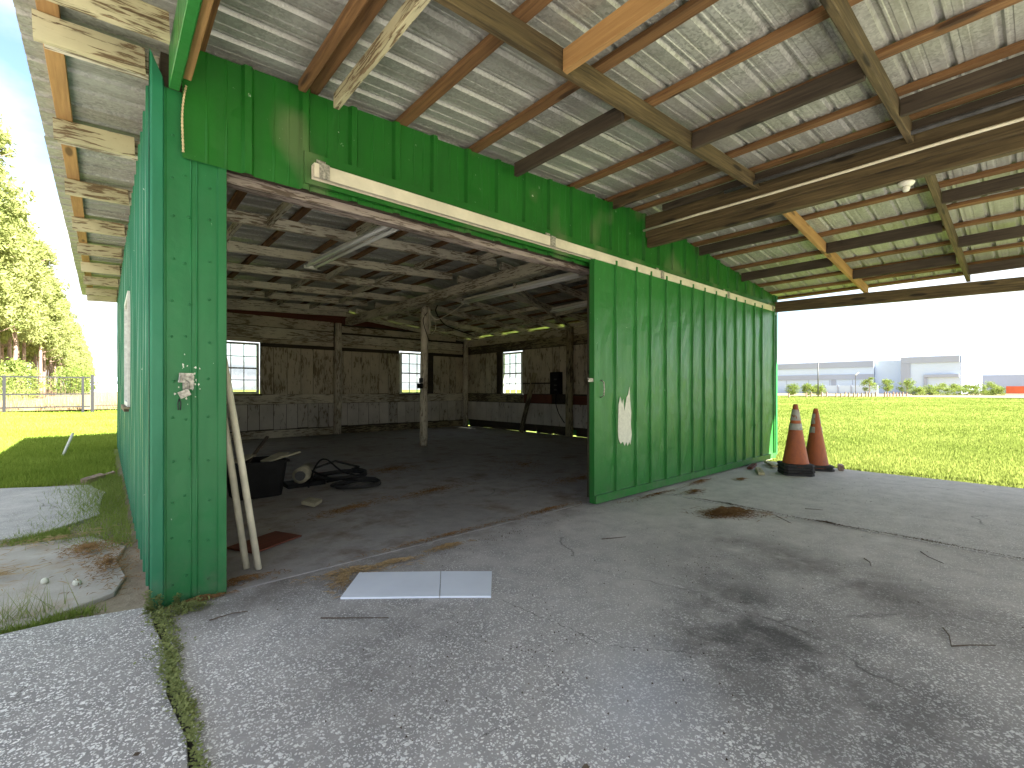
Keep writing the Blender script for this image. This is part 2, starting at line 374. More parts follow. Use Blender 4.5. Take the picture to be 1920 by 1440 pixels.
class MB:
    def __init__(s): s.v = []; s.f = []
    def add(s, vs, fs):
        n = len(s.v); s.v += [tuple(v) for v in vs]; s.f += [tuple(i+n for i in f) for f in fs]
    def box(s, *a): s.add(boxv(*a), BOXF)
    def tube(s, pts, r, n=8, r2=None, cap=True):
        pts = [Vector(p) for p in pts]; k = len(pts); rings = []
        for i, p in enumerate(pts):
            t = (pts[min(i+1, k-1)]-pts[max(i-1, 0)]).normalized()
            a = t.cross(Vector((0, 0, 1)) if abs(t.z) < .9 else Vector((1, 0, 0))).normalized(); b = t.cross(a)
            rr = r + ((r2-r)*i/(k-1) if r2 is not None else 0)
            rings.append([p+a*rr*math.cos(q*2*math.pi/n)+b*rr*math.sin(q*2*math.pi/n) for q in range(n)])
        fs = [(i*n+q, i*n+(q+1) % n, (i+1)*n+(q+1) % n, (i+1)*n+q) for i in range(k-1) for q in range(n)]
        if cap: fs += [tuple(range(n-1, -1, -1)), tuple((k-1)*n+q for q in range(n))]
        s.add([v for rg in rings for v in rg], fs)
    def lathe(s, prof, n=20, c=(0, 0, 0)):
        vs = [(c[0]+r*math.cos(q*2*math.pi/n), c[1]+r*math.sin(q*2*math.pi/n), c[2]+z) for r, z in prof for q in range(n)]
        k = len(prof)
        fs = [(i*n+q, i*n+(q+1) % n, (i+1)*n+(q+1) % n, (i+1)*n+q) for i in range(k-1) for q in range(n)]
        fs += [tuple(range(n-1, -1, -1)), tuple((k-1)*n+q for q in range(n))]
        s.add(vs, fs)
    def build(s, name, mt, parent=None, smooth=False, local=False):
        if local:
            o = bpy.data.objects.new(name, mesh(name, s.v, s.f, True, smooth)); C.objects.link(o); o.data.materials.append(mt); o.parent = parent
            return o
        return world_obj(name, s.v, s.f, mt, parent, smooth)
def board(name, a, b, wd, ht, mt, parent=None, up=(0, 0, 1), rough=.0015, seg=4, bow=.0, ragged=0):
    """a sawn timber from a to b: wd across, ht along `up`; chamfered section, slightly uneven"""
    a = Vector(a); b = Vector(b); X = (b-a); L = X.length; X.normalize()
    Z = Vector(up); Z = (Z-X*Z.dot(X)).normalized(); Y = Z.cross(X)
    c = min(wd, ht)*.09; hw, hh = wd/2, ht/2
    sec = [(-hw+c, -hh), (hw-c, -hh), (hw, -hh+c), (hw, hh-c), (hw-c, hh), (-hw+c, hh), (-hw, hh-c), (-hw, -hh+c)]
    vs = []
    for i in range(seg+1):
        x = L*i/seg; bo = math.sin(math.pi*i/seg)*bow
        for (y, z) in sec:
            e = rnd.uniform(-1, 1)*ragged if i in (0, seg) else 0
            vs.append((x+e, y+rnd.uniform(-1, 1)*rough+bo, z+rnd.uniform(-1, 1)*rough))
    n = 8
    fs = [(i*n+q, i*n+(q+1) % n, (i+1)*n+(q+1) % n, (i+1)*n+q) for i in range(seg) for q in range(n)]
    fs += [tuple(range(n-1, -1, -1)), tuple(seg*n+q for q in range(n))]
    mw = Matrix(((X.x, Y.x, Z.x, a.x), (X.y, Y.y, Z.y, a.y), (X.z, Y.z, Z.z, a.z), (0, 0, 0, 1)))
    return link(name, mesh(name, vs, fs), mt, parent, mw)
def sheet(name, O, U, V, prof, h0, h1, mt, parent, seg=1, dent=0., th=.0012, base=0., Zd=(0, 0, 1)):
    """ribbed metal sheet: prof = [(u, v)] across, extruded along Zd from `base` up to a height running h0..h1 across"""
    O = Vector(O); U = Vector(U); V = Vector(V); Zd = Vector(Zd); wdt = prof[-1][0]-prof[0][0]; k = len(prof)
    vs = []
    ds = {}
    for side in (0, 1):
        for i in range(seg+1):
            t = i/seg
            for j, (u, v) in enumerate(prof):
                h = h0+(h1-h0)*(u-prof[0][0])/wdt
                if (i, j) not in ds: ds[(i, j)] = rnd.uniform(-1, 1)*dent*(1 if 0 < j < k-1 and 0 < i < seg else 0)
                vs.append(O+U*u+V*(v+ds[(i, j)]-(th if side else 0))+Zd*(base+(h-base)*t))
    m = (seg+1)*k; fs = []
    for i in range(seg):
        for j in range(k-1):
            a = i*k+j; fs.append((a, a+1, a+k+1, a+k)); fs.append((m+a, m+a+k, m+a+k+1, m+a+1))
    for j in range(k-1): fs.append((j, m+j, m+j+1, j+1)); a = seg*k+j; fs.append((a, a+1, m+a+1, m+a))
    for i in range(seg): a = i*k; fs.append((a, a+k, m+a+k, m+a)); a = i*k+k-1; fs.append((a, m+a, m+a+k, a+k))
    return world_obj(name, vs, fs, mt, parent)
RX, RZ, SL, SR = 5.1, 3.5, .043, .105
def roof(x): return RZ-SL*(RX-x) if x < RX else RZ-SR*(x-RX)
EX0, EX1 = -.36, 9.88          # eaves
Y0, Y1 = -3.95, 13.45           # unseen carport end, set for sunlit slab bounce behind the camera, back gable end
WX0, WX1, WY0, WY1 = .22, 9.42, 3.3, 13.12

# ---------------------------------------------------------------- ground and slabs
def slab(name, poly, z0, z1, mt, kind='structure', wob=.0, step=.35):
    pts = []
    for i in range(len(poly)):
        a = Vector(poly[i]); b = Vector(poly[(i+1) % len(poly)]); n = max(1, int((b-a).length/step)) if wob else 1
        for k in range(n):
            p = a.lerp(b, k/n); pts.append((p.x+rnd.uniform(-1, 1)*wob, p.y+rnd.uniform(-1, 1)*wob))
    n = len(pts); c = .006
    ctr = Vector((sum(p[0] for p in pts)/n, sum(p[1] for p in pts)/n))
    ins = [(p[0]+(ctr.x-p[0])*c/max(.3, (ctr-Vector(p)).length), p[1]+(ctr.y-p[1])*c/max(.3, (ctr-Vector(p)).length)) for p in pts]
    vs = [(x, y, z0) for x, y in pts]+[(x, y, z1-c) for x, y in pts]+[(x, y, z1) for x, y in ins]
    fs = [tuple(range(n-1, -1, -1)), tuple(2*n+i for i in range(n))]
    fs += [(k*n+i, k*n+(i+1) % n, (k+1)*n+(i+1) % n, (k+1)*n+i) for k in (0, 1) for i in range(n)]
    o = world_obj(name, vs, fs, mt); o['kind'] = kind
    return o
# ground sheet, gently uneven away from the building
def gz(x, y):
    d = max(0., max(x-11, -x-1.5, y-16, -y-12)); k = min(1, d/8)
    return -.055 + k*(.05*math.sin(x*.31+1)*math.cos(y*.27)+.03*math.sin(x*.9+y*.7))
def gridaxis(lo, hi):
    a = [0.]; s = 1.2
    p = 0.
    while p < hi: p += s; a.append(p); s *= 1.0 if p < 40 else 1.25
    p = 0.; s = 1.2
    while p > lo: p -= s; a.insert(0, p); s *= 1.0 if p > -40 else 1.25
    return a
ax = gridaxis(-1400, 1400); ay = gridaxis(-1400, 1400)
vs = [(x, y, gz(x, y) if max(abs(x), abs(y)) < 60 else -.055) for x in ax for y in ay]
ny = len(ay)
fs = [(i*ny+j, (i+1)*ny+j, (i+1)*ny+j+1, i*ny+j+1) for i in range(len(ax)-1) for j in range(ny-1)]
gr = link('ground', mesh('ground', vs, fs, False), M['ground']); gr['kind'] = 'structure'
def strip(name, x0, x1, y0, y1, z, mt):
    o = link(name, mesh(name, [(x0, y0, z), (x1, y0, z), (x1, y1, z), (x0, y1, z)], [(0, 1, 2, 3)], False), mt); o['kind'] = 'structure'; return o
strip('dry_field', -90, 25, 37, 700, .06, M['tan'])
strip('dry_field', 96, 240, -60, 90, .05, M['tan'])
J = .016
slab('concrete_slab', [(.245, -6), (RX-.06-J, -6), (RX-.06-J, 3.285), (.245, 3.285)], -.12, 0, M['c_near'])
slab('concrete_slab', [(RX-.06+J, -6), (8.72, -6), (8.72, 3.285), (RX-.06+J, 3.285)], -.12, -.003, M['c_far'], wob=.006)
slab('side_slab', [(-4.6, -5), (.205, -5), (.205, 3.42), (-.2, 3.50), (-4.6, 3.58)], -.12, -.006, M['c_left'], wob=.02)
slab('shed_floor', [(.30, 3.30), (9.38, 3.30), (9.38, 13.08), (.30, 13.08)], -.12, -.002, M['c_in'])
slab('sandy_slab', [(-5, 3.66), (-.3, 3.66), (.05, 3.8), (.12, 4.9), (-.05, 5.5), (-5, 5.62)], -.12, -.028, M['c_sand'], wob=.05)
slab('side_path', [(-5, 5.85), (-.45, 5.80), (-.02, 6.3), (.0, 7.3), (-.12, 8.35), (-1.0, 8.8), (-5, 9.1)], -.12, -.02, M['c_left'], wob=.05)
o = world_obj('joint_dirt', boxv(.19, .26, -5.9, 3.4, -.1, -.035), BOXF, M['dirt']); o['kind'] = 'structure'
o = world_obj('joint_dirt', boxv(RX-.10, RX-.02, -5.9, 3.28, -.1, -.012), BOXF, M['dirt']); o['kind'] = 'structure'

# ---------------------------------------------------------------- the shed
shed = thing('metal_shed', (WX0, WY0, 0), 'green ribbed metal shed with peeling white timber interior and an open fronted carport roof', 'shed')
def part(name): 
    o = bpy.data.objects.new(name, None); C.objects.link(o); o.parent = shed; o.matrix_basis = Matrix(); return o
# wall sheets
def ribprof(w, rib=.028, seam=.0):
    """one bay: flat pan with two small stiffeners, raised trapezoid rib at its right edge"""
    return [(0, 0), (w*.30, 0), (w*.315, .0022), (w*.335, .0022), (w*.35, 0), (w*.56, 0), (w*.575, .0022), (w*.595, .0022), (w*.61, 0),
            (w-.075, 0), (w-.060, rib), (w-.022, rib), (w-.004, seam), (w, seam)]
UX, NY = Vector((1, 0, 0)), Vector((0, -1, 0))
# front wall: timber framing mesh carries the sheets
fw = MB()
fw.box(.46, .57, 3.345, 3.45, 0, 2.58)                       # jamb post
fw.box(.24, .34, 3.345, 3.45, 0, 3.2)
fw.box(.34, 9.36, 3.355, 3.375, 2.62, 2.88)                    # header behind the sheet
fw.box(4.2, 9.36, 3.345, 3.36, .05, 2.60)                    # dark sheathing behind the closed half
fw.box(4.2, 4.32, 3.362, 3.46, 0, 2.58)
front = fw.build('front_wall', M['dark'], shed)
board('header_beam', (.5, 3.455, 2.685), (9.3, 3.455, 2.73), .12, .24, M['header_wood'], shed, seg=14, rough=.006)
# column face (three bays)
colp = [(0, 0), (.018, .0), (.024, .006), (.038, .006), (.044, 0), (.155, 0), (.160, .006), (.165, 0), (.185, 0), (.190, .006), (.195, 0), (.288, 0), (.296, .012), (.338, .012), (.338, -.045)]
sheet('wall_panel', (WX0, 3.30, 0), UX, NY, colp, 2.98, 2.98, M['green'], front, seg=14, dent=.0022)
sheet('corner_trim', (WX0-.034, 3.294, 0), UX, NY, [(0, -.06), (0, .010), (.012, .016), (.058, .016), (.066, .004)], 3.16, 3.0, M['green_side'], front, seg=12, dent=.003)
# header bays
hx = [.335, .71, 1.05]+[1.05+.3405*i for i in range(1, 26)]
hx = [x for x in hx if x < 9.44]; hx[-1] = 9.44
for i in range(len(hx)-1):
    x0, x1 = hx[i], hx[i+1]; lo = 2.605 if x0 < 4.1 else .03
    drop = .02*math.sin(i*2.1)
    yy = 3.272 if i < 2 else 3.284
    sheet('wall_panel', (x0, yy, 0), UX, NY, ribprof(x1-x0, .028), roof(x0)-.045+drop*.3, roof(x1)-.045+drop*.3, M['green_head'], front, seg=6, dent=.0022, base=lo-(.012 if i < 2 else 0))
fb = MB()
fb.box(.998, 9.40, 3.222, 3.252, 2.628, 2.84)                # board the track is fixed to
fb.build('track_board', M['green_head'], front)
sheet('corner_trim', (9.40, 3.262, 0), UX, NY, [(0, 0), (.004, .026), (.062, .030), (.066, -.06)], 3.0, 3.0, M['green'], front, seg=4, dent=.001, base=.03)
# screw heads on the column and the header
sc = MB()
for i, z in enumerate([x*.235+.13 for x in range(12)]):
    for x in (.292, .352+.02*(i % 2), .468):
        zz_ = z+rnd.uniform(-.03, .03); xx = x+rnd.uniform(-.006, .006)
        sc.lathe([(.0085, 0), (.0075, .004), (.003, .007)], 7, (0, 0, 0))
        n = 21; vs_ = sc.v[-n:]; sc.v[-n:] = [(xx+v[0], 3.2995-v[2]-(.0), zz_+v[1]) for v in vs_]
sc.build('screw_head', M['green'], front)['kind'] = 'stuff'
# left wall
lw = MB()
for y in (3.5, 5.3, 6.45, 7.72, 9.6, 11.4, 12.95): lw.box(.245, .285, y-.04, y+.04, 0, 3.1)
lw.box(.246, .284, 3.55, 12.9, 3.0, 3.08)
left = lw.build('left_wall', M['white'], shed)
UYv, NX = Vector((0, 1, 0)), Vector((-1, 0, 0))
y = 3.36; k = 0
WIN_L = (6.52, 7.66, 1.06, 2.32)
def revprof(w, rib=.03): return [(0, 0), (.024, rib), (.062, rib), (.085, 0), (w*.5, 0), (w*.52, .004), (w*.58, .004), (w*.6, 0), (w, 0)]
while y < 13.1:
    w_ = .3; y1 = min(y+w_, 13.14)
    if y1 > WIN_L[0]-.02 and y < WIN_L[1]+.02:
        sheet('wall_panel', (WX0, y, 0), UYv, NX, revprof(y1-y), WIN_L[2]-.02, WIN_L[2]-.02, M['green_side'], left, seg=5, dent=.002, base=.03)
        sheet('wall_panel', (WX0, y, 0), UYv, NX, revprof(y1-y), 3.1, 3.1, M['green_side'], left, seg=3, dent=.002, base=WIN_L[3]+.02)
    else:
        sheet('wall_panel', (WX0, y, 0), UYv, NX, revprof(y1-y), 3.13+.02*math.sin(k*1.7), 3.13+.02*math.sin(k*1.7), M['green_side'], left, seg=8, dent=.003, base=.02)
    y = y1; k += 1
# inner lining planks of the left wall (seen edge on through the doorway)
for i in range(30):
    yy = 3.5+i*.318
    if WIN_L[0]-.1 < yy+.15 < WIN_L[1]+.1:
        board('plank', (.30, yy+.15, .1), (.30, yy+.15, WIN_L[2]-.03), .3, .018, M['plank'], left, up=(1, 0, 0), seg=1)
        board('plank', (.30, yy+.15, WIN_L[3]+.03), (.30, yy+.15, 3.0), .3, .018, M['plank'], left, up=(1, 0, 0), seg=1)
    else: board('plank', (.30, yy+.15, .1), (.30, yy+.15, 3.0), .31, .018, M['plank'], left, up=(1, 0, 0), seg=1)

def window(x0, x1, z0, z1, axis, at, th, parent, cols=3, rows=4, proud=.03):
    """sash window in a wall; axis 'x': wall runs along X at y=at, 'y': along Y at x=at; th = +1/-1 towards inside"""
    def bx(a0, a1, d0, d1, z0_, z1_):
        if d0 > d1: d0, d1 = d1, d0
        return (a0, a1, at+d0, at+d1, z0_, z1_) if axis == 'x' else (at+d0, at+d1, a0, a1, z0_, z1_)
    f = MB(); e = .05
    f.box(*bx(x0, x0+e, -proud, proud, z0, z1)); f.box(*bx(x1-e, x1, -proud, proud, z0, z1))
    f.box(*bx(x0+e, x1-e, -proud, proud, z0, z0+e)); f.box(*bx(x0+e, x1-e, -proud, proud, z1-e, z1))
    fr = f.build('window', M['white_frame'], parent)
    s_ = MB(); s_.box(*bx(x0-.06, x1+.06, proud*.6, proud+.05*1, z0-.05, z0-.002)); s_.box(*bx(x0-.06, x1+.06, -proud-.03, -proud*.6, z0-.05, z0-.002)); s_.build('sill', M['mossy'], fr)
    mb = MB(); W_, H_ = (x1-x0-2*e), (z1-z0-2*e); t = .009
    for c in range(1, cols): xx = x0+e+W_*c/cols; mb.box(*bx(xx-t, xx+t, -.012, .012, z0+e, z1-e))
    for r_ in range(1, rows): zz_ = z0+e+H_*r_/rows; tt = t*2 if r_ == rows//2 else t; mb.box(*bx(x0+e, x1-e, -.016, .016, zz_-tt, zz_+tt))
    mb.build('muntin', M['white_frame'], fr)
    for c in range(cols):
        for r_ in range(rows):
            box('pane', *bx(x0+e+W_*c/cols+t, x0+e+W_*(c+1)/cols-t, -.002, .002, z0+e+H_*r_/rows+t, z0+e+H_*(r_+1)/rows-t), M['glass'], fr)
    return fr
window(WIN_L[0], WIN_L[1], WIN_L[2], WIN_L[3], 'y', WX0+.005, 1, shed, 2, 4, .045)
# back wall: planks, rails, band boards, gable
bw = MB()
WB1, WB2 = (1.98, 2.93, 1.14, 2.42), (6.87, 7.79, 1.11, 2.40)
for x in (.3, 1.9, 3.05, 5.0, 6.8, 7.88, 9.3): bw.box(x-.04, x+.04, 13.075, 13.10, 0, 3.0)
bw.box(.3, 9.36, 13.10, 13.115, 0, 1.06); bw.box(.3, 9.36, 13.10, 13.115, 2.46, 3.1)
for a, b in ((.3, WB1[0]-.03), (WB1[1]+.03, WB2[0]-.03), (WB2[1]+.03, 9.36)): bw.box(a, b, 13.10, 13.115, 1.06, 2.46)
back = bw.build('back_wall', M['dark'], shed)
def cuts(lo, hi, z0, z1, holes, n0=.3):
    x = lo
    while x < hi-.05:
        w_ = n0*rnd.uniform(.8, 1.15); x1 = min(hi, x+w_)
        segs = [(z0, z1)]
        for (a, b, c, d) in holes:
            if x1 > a-.02 and x < b+.02:
                if x < a-.06: x1 = a-.02; continue
                if x < b and x1 > b+.02: x1 = b+.03 if x1 > b+.2 else x1
                segs = [(z0, min(z1, c-.03)), (max(z0, d+.03), z1)]
        for s0, s1 in segs:
            if s1-s0 > .04: yield x, x1, s0, s1
        x = x1
for x0, x1, s0, s1 in cuts(.32, 9.34, 1.12, 2.34, [WB1, WB2]):
    yo = rnd.uniform(0, .006)
    board('plank', ((x0+x1)/2, 13.06-yo, s0+rnd.uniform(-.01, .01)), ((x0+x1)/2, 13.06-yo, s1), (x1-x0)-.012, .018, M['plank'], back, up=(0, -1, 0), seg=1)
for x0, x1, s0, s1 in cuts(.32, 9.34, .22, .86, []):
    yo = rnd.uniform(0, .006)
    board('plank', ((x0+x1)/2, 13.055-yo, s0+rnd.uniform(-.015, .015)), ((x0+x1)/2, 13.055-yo, s1), (x1-x0)-.014, .018, M['plank_low'], back, up=(0, -1, 0), seg=1)
def hboard(x0, x1, z0, z1, y_, mt, th=.03, par=None):
    return board('rail', (x0, y_, (z0+z1)/2), (x1, y_, (z0+z1)/2), th, z1-z0, mt, par or back, seg=6, rough=.004, ragged=.01)
for a, b in ((.32, 4.80), (4.84, 9.2)):
    hboard(a, b, .87, 1.11, 13.045, M['white'])
    hboard(a, b, 2.56, 2.84 if a < 1 else 2.80, 13.045, M['white']); hboard(a, b if a < 1 else 8.9, 2.86, 3.12 if a < 1 else 3.04, 13.035, M['plank'])
    hboard(a, b, 2.44, 2.55, 13.05, M['plank'])
    hboard(a, b, .0, .19, 13.03, M['mossy'] if a > 1 else M['white'], .05)
gb = MB(); gb.add([(.3, 13.11, 3.0), (9.4, 13.11, 2.9), (9.4, 13.11, 3.03), (RX, 13.11, 3.46), (.3, 13.11, 3.27), (.3, 13.14, 3.0), (9.4, 13.14, 2.9), (9.4, 13.14, 3.03), (RX, 13.14, 3.46), (.3, 13.14, 3.27)],
                  [(0, 1, 2, 3, 4), (9, 8, 7, 6, 5), (0, 5, 6, 1), (1, 6, 7, 2), (2, 7, 8, 3), (3, 8, 9, 4), (4, 9, 5, 0)])
gb.build('gable_panel', M['redboard'], back)
window(*WB1, 'x', 13.09, 1, shed, 3, 4, .04)
window(*WB2, 'x', 13.09, 1, shed, 3, 4, .04)
# right wall
rw = MB(); WR = (10.17, 11.09, 1.09, 2.38)
rw.box(9.385, 9.40, 3.5, 13.1, .17, 1.04); rw.box(9.385, 9.40, 3.5, 13.1, 2.42, 2.93)
rw.box(9.385, 9.40, 3.5, WR[0]-.03, 1.04, 2.42); rw.box(9.385, 9.40, WR[1]+.03, 13.1, 1.04, 2.42)
for y in (3.9, 5.6, 7.2, 10.08, 11.2): rw.box(9.345, 9.384, y-.04, y+.04, 0, 2.9)
right = rw.build('right_wall', M['dark'], shed)
for x0, x1, s0, s1 in cuts(3.6, 13.0, 1.12, 2.42, [WR]):
    board('plank', (9.335-rnd.uniform(0, .006), (x0+x1)/2, s0), (9.335, (x0+x1)/2, s1), (x1-x0)-.012, .018, M['plank'], right, up=(-1, 0, 0), seg=1)
for x0, x1, s0, s1 in cuts(3.6, 13.0, .24, .84, []):
    board('plank', (9.33-rnd.uniform(0, .006), (x0+x1)/2, s0), (9.33, (x0+x1)/2, s1), (x1-x0)-.014, .018, M['plank_low'], right, up=(-1, 0, 0), seg=1)
for a, b, z0, z1, m_ in ((3.6, 8.3, .85, 1.08, 'redboard'), (10.0, 13.0, .86, 1.10, 'mossy'), (3.6, 13.0, 2.44, 2.68, 'mossy'), (3.6, 13.0, 2.69, 2.93, 'plank')):
    board('rail', (9.315, a, (z0+z1)/2), (9.315, b, (z0+z1)/2), .03, z1-z0, M[m_], right, seg=6, rough=.004)
window(*WR, 'y', 9.375, 1, shed, 3, 4, .04)
for a, b, hgt in ((3.6, 8.05, .22), (8.30, 8.86, .21), (8.90, 9.55, .20), (10.15, 12.8, .22)):  # dark boards added to block the bright gap under the wall
    board('gap_board', (9.35, a, hgt/2+.004), (9.35, b, hgt/2+.004), .03, hgt, M['dark'], right, seg=6, rough=.004)
board('gap_board', (9.35, 9.57, .135), (9.35, 10.13, .135), .03, .19, M['dark'], right, seg=3, rough=.004)
# outer sheets of right wall, outside
y = 3.36
while y < 13.1:
    if not (y+.3 > WR[0] and y < WR[1]): sheet('wall_panel', (9.44, y, 0), UYv, Vector((1, 0, 0)), revprof(.3), 2.9, 2.9, M['green_side'], right, base=.012 if rnd.random() < .9 else .04)
    else:
        sheet('wall_panel', (9.44, y, 0), UYv, Vector((1, 0, 0)), revprof(.3), 1.05, 1.05, M['green_side'], right, base=.012)
        sheet('wall_panel', (9.44, y, 0), UYv, Vector((1, 0, 0)), revprof(.3), 2.9, 2.9, M['green_side'], right, base=2.42)
    y += .3
# posts: round peeling timbers
def post(x, y, z1, r=.085, mt='white'):
    m_ = MB(); n = 8
    pts = [(x+rnd.uniform(-.008, .008)+(.02*(i/n)), y+rnd.uniform(-.008, .008), z1*i/n) for i in range(n+1)]
    m_.tube(pts, r*1.06, 10, r*.94)
    m_.v = [(v[0]+rnd.uniform(-.006, .006), v[1]+rnd.uniform(-.006, .006), v[2]) for v in m_.v]
    # local X must run along the timber for the grain, so build as rotated local mesh
    me = mesh('post', [Vector((v[2], v[0]-x, v[1]-y)) for v in m_.v], m_.f, smooth=True)
    mw = Matrix.Translation((x, y, 0)) @ Matrix(((0, 1, 0, 0), (0, 0, 1, 0), (1, 0, 0, 0), (0, 0, 0, 1)))
    return link('post', me, M[mt], shed, mw)
post(5.33, 9.05, 3.08, .085); post(4.88, 12.95, 3.1, .10); post(9.22, 12.9, 2.95, .09); post(9.22, 8.2, 2.92, .10, 'mossy'); post(9.25, 4.6, 2.92, .1, 'mossy'); post(.36, 12.95, 3.1, .08); post(.40, 8.1, 3.1, .08)
board('post_cleat', (5.43, 9.0, 2.50), (5.43, 9.0, 3.08), .09, .05, M['white'], shed, up=(1, 0, 0))
# ridge beam inside, and the carport ridge beam outside
board('ridge_beam', (5.22, 3.46, 3.20), (5.22, 13.0, 3.18), .20, .20, M['white'], shed, seg=10, rough=.005)
board('ridge_beam', (5.105, 3.25, 3.285), (5.105, -3.9, 3.285), .05, .26, M['treated'], shed, seg=12, rough=.003)
board('ridge_beam', (5.175, 3.262, 3.14), (5.175, -3.9, 3.14), .085, .19, M['treated'], shed, seg=12, rough=.003)
board('ridge_beam', (5.24, 2.95, 3.20), (5.24, -3.9, 3.20), .04, .26, M['dark'], shed, seg=8, rough=.003)
# eave beams
board('eave_beam', (9.36, 3.24, 2.775), (10.25, -3.9, 2.70), .09, .19, M['treated'], shed, seg=8, rough=.003)
board('eave_beam', (.295, 3.252, 3.075), (.295, -3.9, 3.075), .05, .235, M['green_door'], shed, seg=5)
board('eave_beam', (.345, 3.16, 3.09), (.345, -3.9, 3.09), .04, .20, M['yellow'], shed, seg=5)
board('eave_beam', (.32, 3.5, 3.07), (.32, 12.95, 3.07), .07, .09, M['white'], shed, seg=5)
board('eave_beam', (9.33, 3.5, 2.90), (9.33, 13.0, 2.90), .07, .06, M['white'], shed, seg=5)
# carport posts far outside the view hold its open end
for (x, y, h) in ((.30, -3.8, 2.95), (5.15, -3.8, 3.04), (10.1, -3.8, 2.6)): board('post', (x, y, 0), (x, y, h), .1, .1, M['treated'], shed, up=(1, 0, 0))
# rafters
RYS_OUT = [1.93, .71, -.55, -1.8, -3.05, -3.88]
RYS_IN = [3.52, 4.80, 6.08, 7.36, 8.62, 9.85, 11.05, 12.25, 13.0]
def rafter(y, x0, x1, mt, d=.14, off=.043, th=.045, rough=.0015, seg=6):
    za, zb = roof(x0)-off-d/2, roof(x1)-off-d/2
    return board('rafter', (x0, y, za), (x1, y, zb), th, d, mt, shed, seg=seg, rough=rough)
for i, y in enumerate(RYS_OUT):
    rafter(y, .375, 5.075, M['treated']); rafter(y-.02, 5.27, 9.62, M['yellow' if i == 0 else 'treated'])
    rafter(y+.02, -.30, .265, M['tail'])
rafter(3.06, -.31, .255, M['tail'], .15)
for i, y in enumerate(RYS_IN):
    rafter(y+rnd.uniform(-.03, .03), -.27 if i != 0 else -.25, 4.95+rnd.uniform(-.1, .35), M['white'], .13, .043, .07, .006, 10)
    rafter(y+.07, 5.14, 9.75, M['white'], .13, .043, .06, .005, 8)
# the weathered boards seen under the eave: lighter scraped faces fixed to the tails
for y in RYS_IN: board('rafter_tail', (-.285, y-.058, roof(-.2)-.12), (.175, y-.058, roof(.2)-.12), .03, .15, M['tail'], shed, seg=4, rough=.003)
# purlins
PL = [-.22, .41, 1.07, 1.75, 2.45, 3.06, 3.76, 4.40, 4.93]
PR = [5.72, 6.40, 7.04, 7.66, 8.22, 8.76, 9.30, 9.72]
for x in PL+PR:
    xo = x+rnd.uniform(-.01, .01)
    nrm = Vector((-SL if x < RX else SR, 0, 1))
    m_ = M['orange'] if x > 0 else M['yellow']
    a, b = 3.30, Y0
    board('purlin', (xo, a, roof(xo)-.021), (xo+rnd.uniform(0, .05), b, roof(xo)-.021), .088, .036, m_, shed, up=nrm, seg=8, rough=.002)
    board('purlin', (xo, 3.31, roof(xo)-.021), (xo, 13.3, roof(xo)-.021), .088, .036, m_ if 0 < x else M['yellow'], shed, up=nrm, seg=6)
# blocking between rafters in the carport
def block(x, y0, y1, mt, d=.09, th=.04, off=.06, nm='blocking'):
    board(nm, (x, y0, roof(x)-off-d/2), (x, y1, roof(x)-off-d/2), th, d, mt, shed, seg=3, rough=.002)
block(1.19, 3.18, 1.96, M['tail'], .10); block(.98, 3.22, 1.9, M['orange'], .06, .05, .04)
block(2.86, 3.20, 2.02, M['dark'], .12); block(4.36, 3.20, 1.96, M['treated'], .10)
block(2.10, 1.90, .74, M['yellow'], .14); block(3.68, 1.90, .74, M['dark'], .13)
block(4.46, .68, -.52, M['dark'], .13); block(1.2, .68, -.52, M['treated'], .13)
block(6.42, 3.22, 1.96, M['dark'], .13); block(7.85, 3.22, 1.96, M['dark'], .13)
block(7.28, 1.88, .74, M['dark'], .14); block(8.62, 1.88, .74, M['dark'], .13)
block(6.50, .66, -.52, M['dark'], .13); block(7.95, .66, -.52, M['dark'], .13); block(9.2, .66, -.52, M['dark'], .13)
block(4.99, 2.95, -3.9, M['dark'], .07, .05, .05, 'ledger')
for i in range(2, len(RYS_OUT)-1):
    for x in (1.6, 3.3, 6.8, 8.4): block(x+.3*(i % 2), RYS_OUT[i]-.03, RYS_OUT[i+1]+.03, M['dark' if i % 2 else 'treated'], .13)
# whitish blocking indoors
for i in range(len(RYS_IN)-2):
    for j, x in enumerate((1.15, 2.75, 4.25, 6.4, 7.7, 8.9)):
        if i == 0 and j == 0: x = .95
        x += rnd.uniform(-.35, .35); a = RYS_IN[i]+.05; b = RYS_IN[i+1]-.05
        block(x, a, b-rnd.choice((0, 0, .25)), M['white'], .09, .05, .07)
# a few stacked boards on the ridge indoors
board('brace', (5.3, 9.0, 3.02), (6.6, 11.4, 3.2), .05, .09, M['white'], shed)
board('brace', (7.3, 4.6, 3.02), (8.9, 12.0, 2.95), .05, .08, M['white'], shed)
board('brace', (5.5, 6.2, 3.10), (9.1, 8.1, 2.90), .05, .10, M['white'], shed)
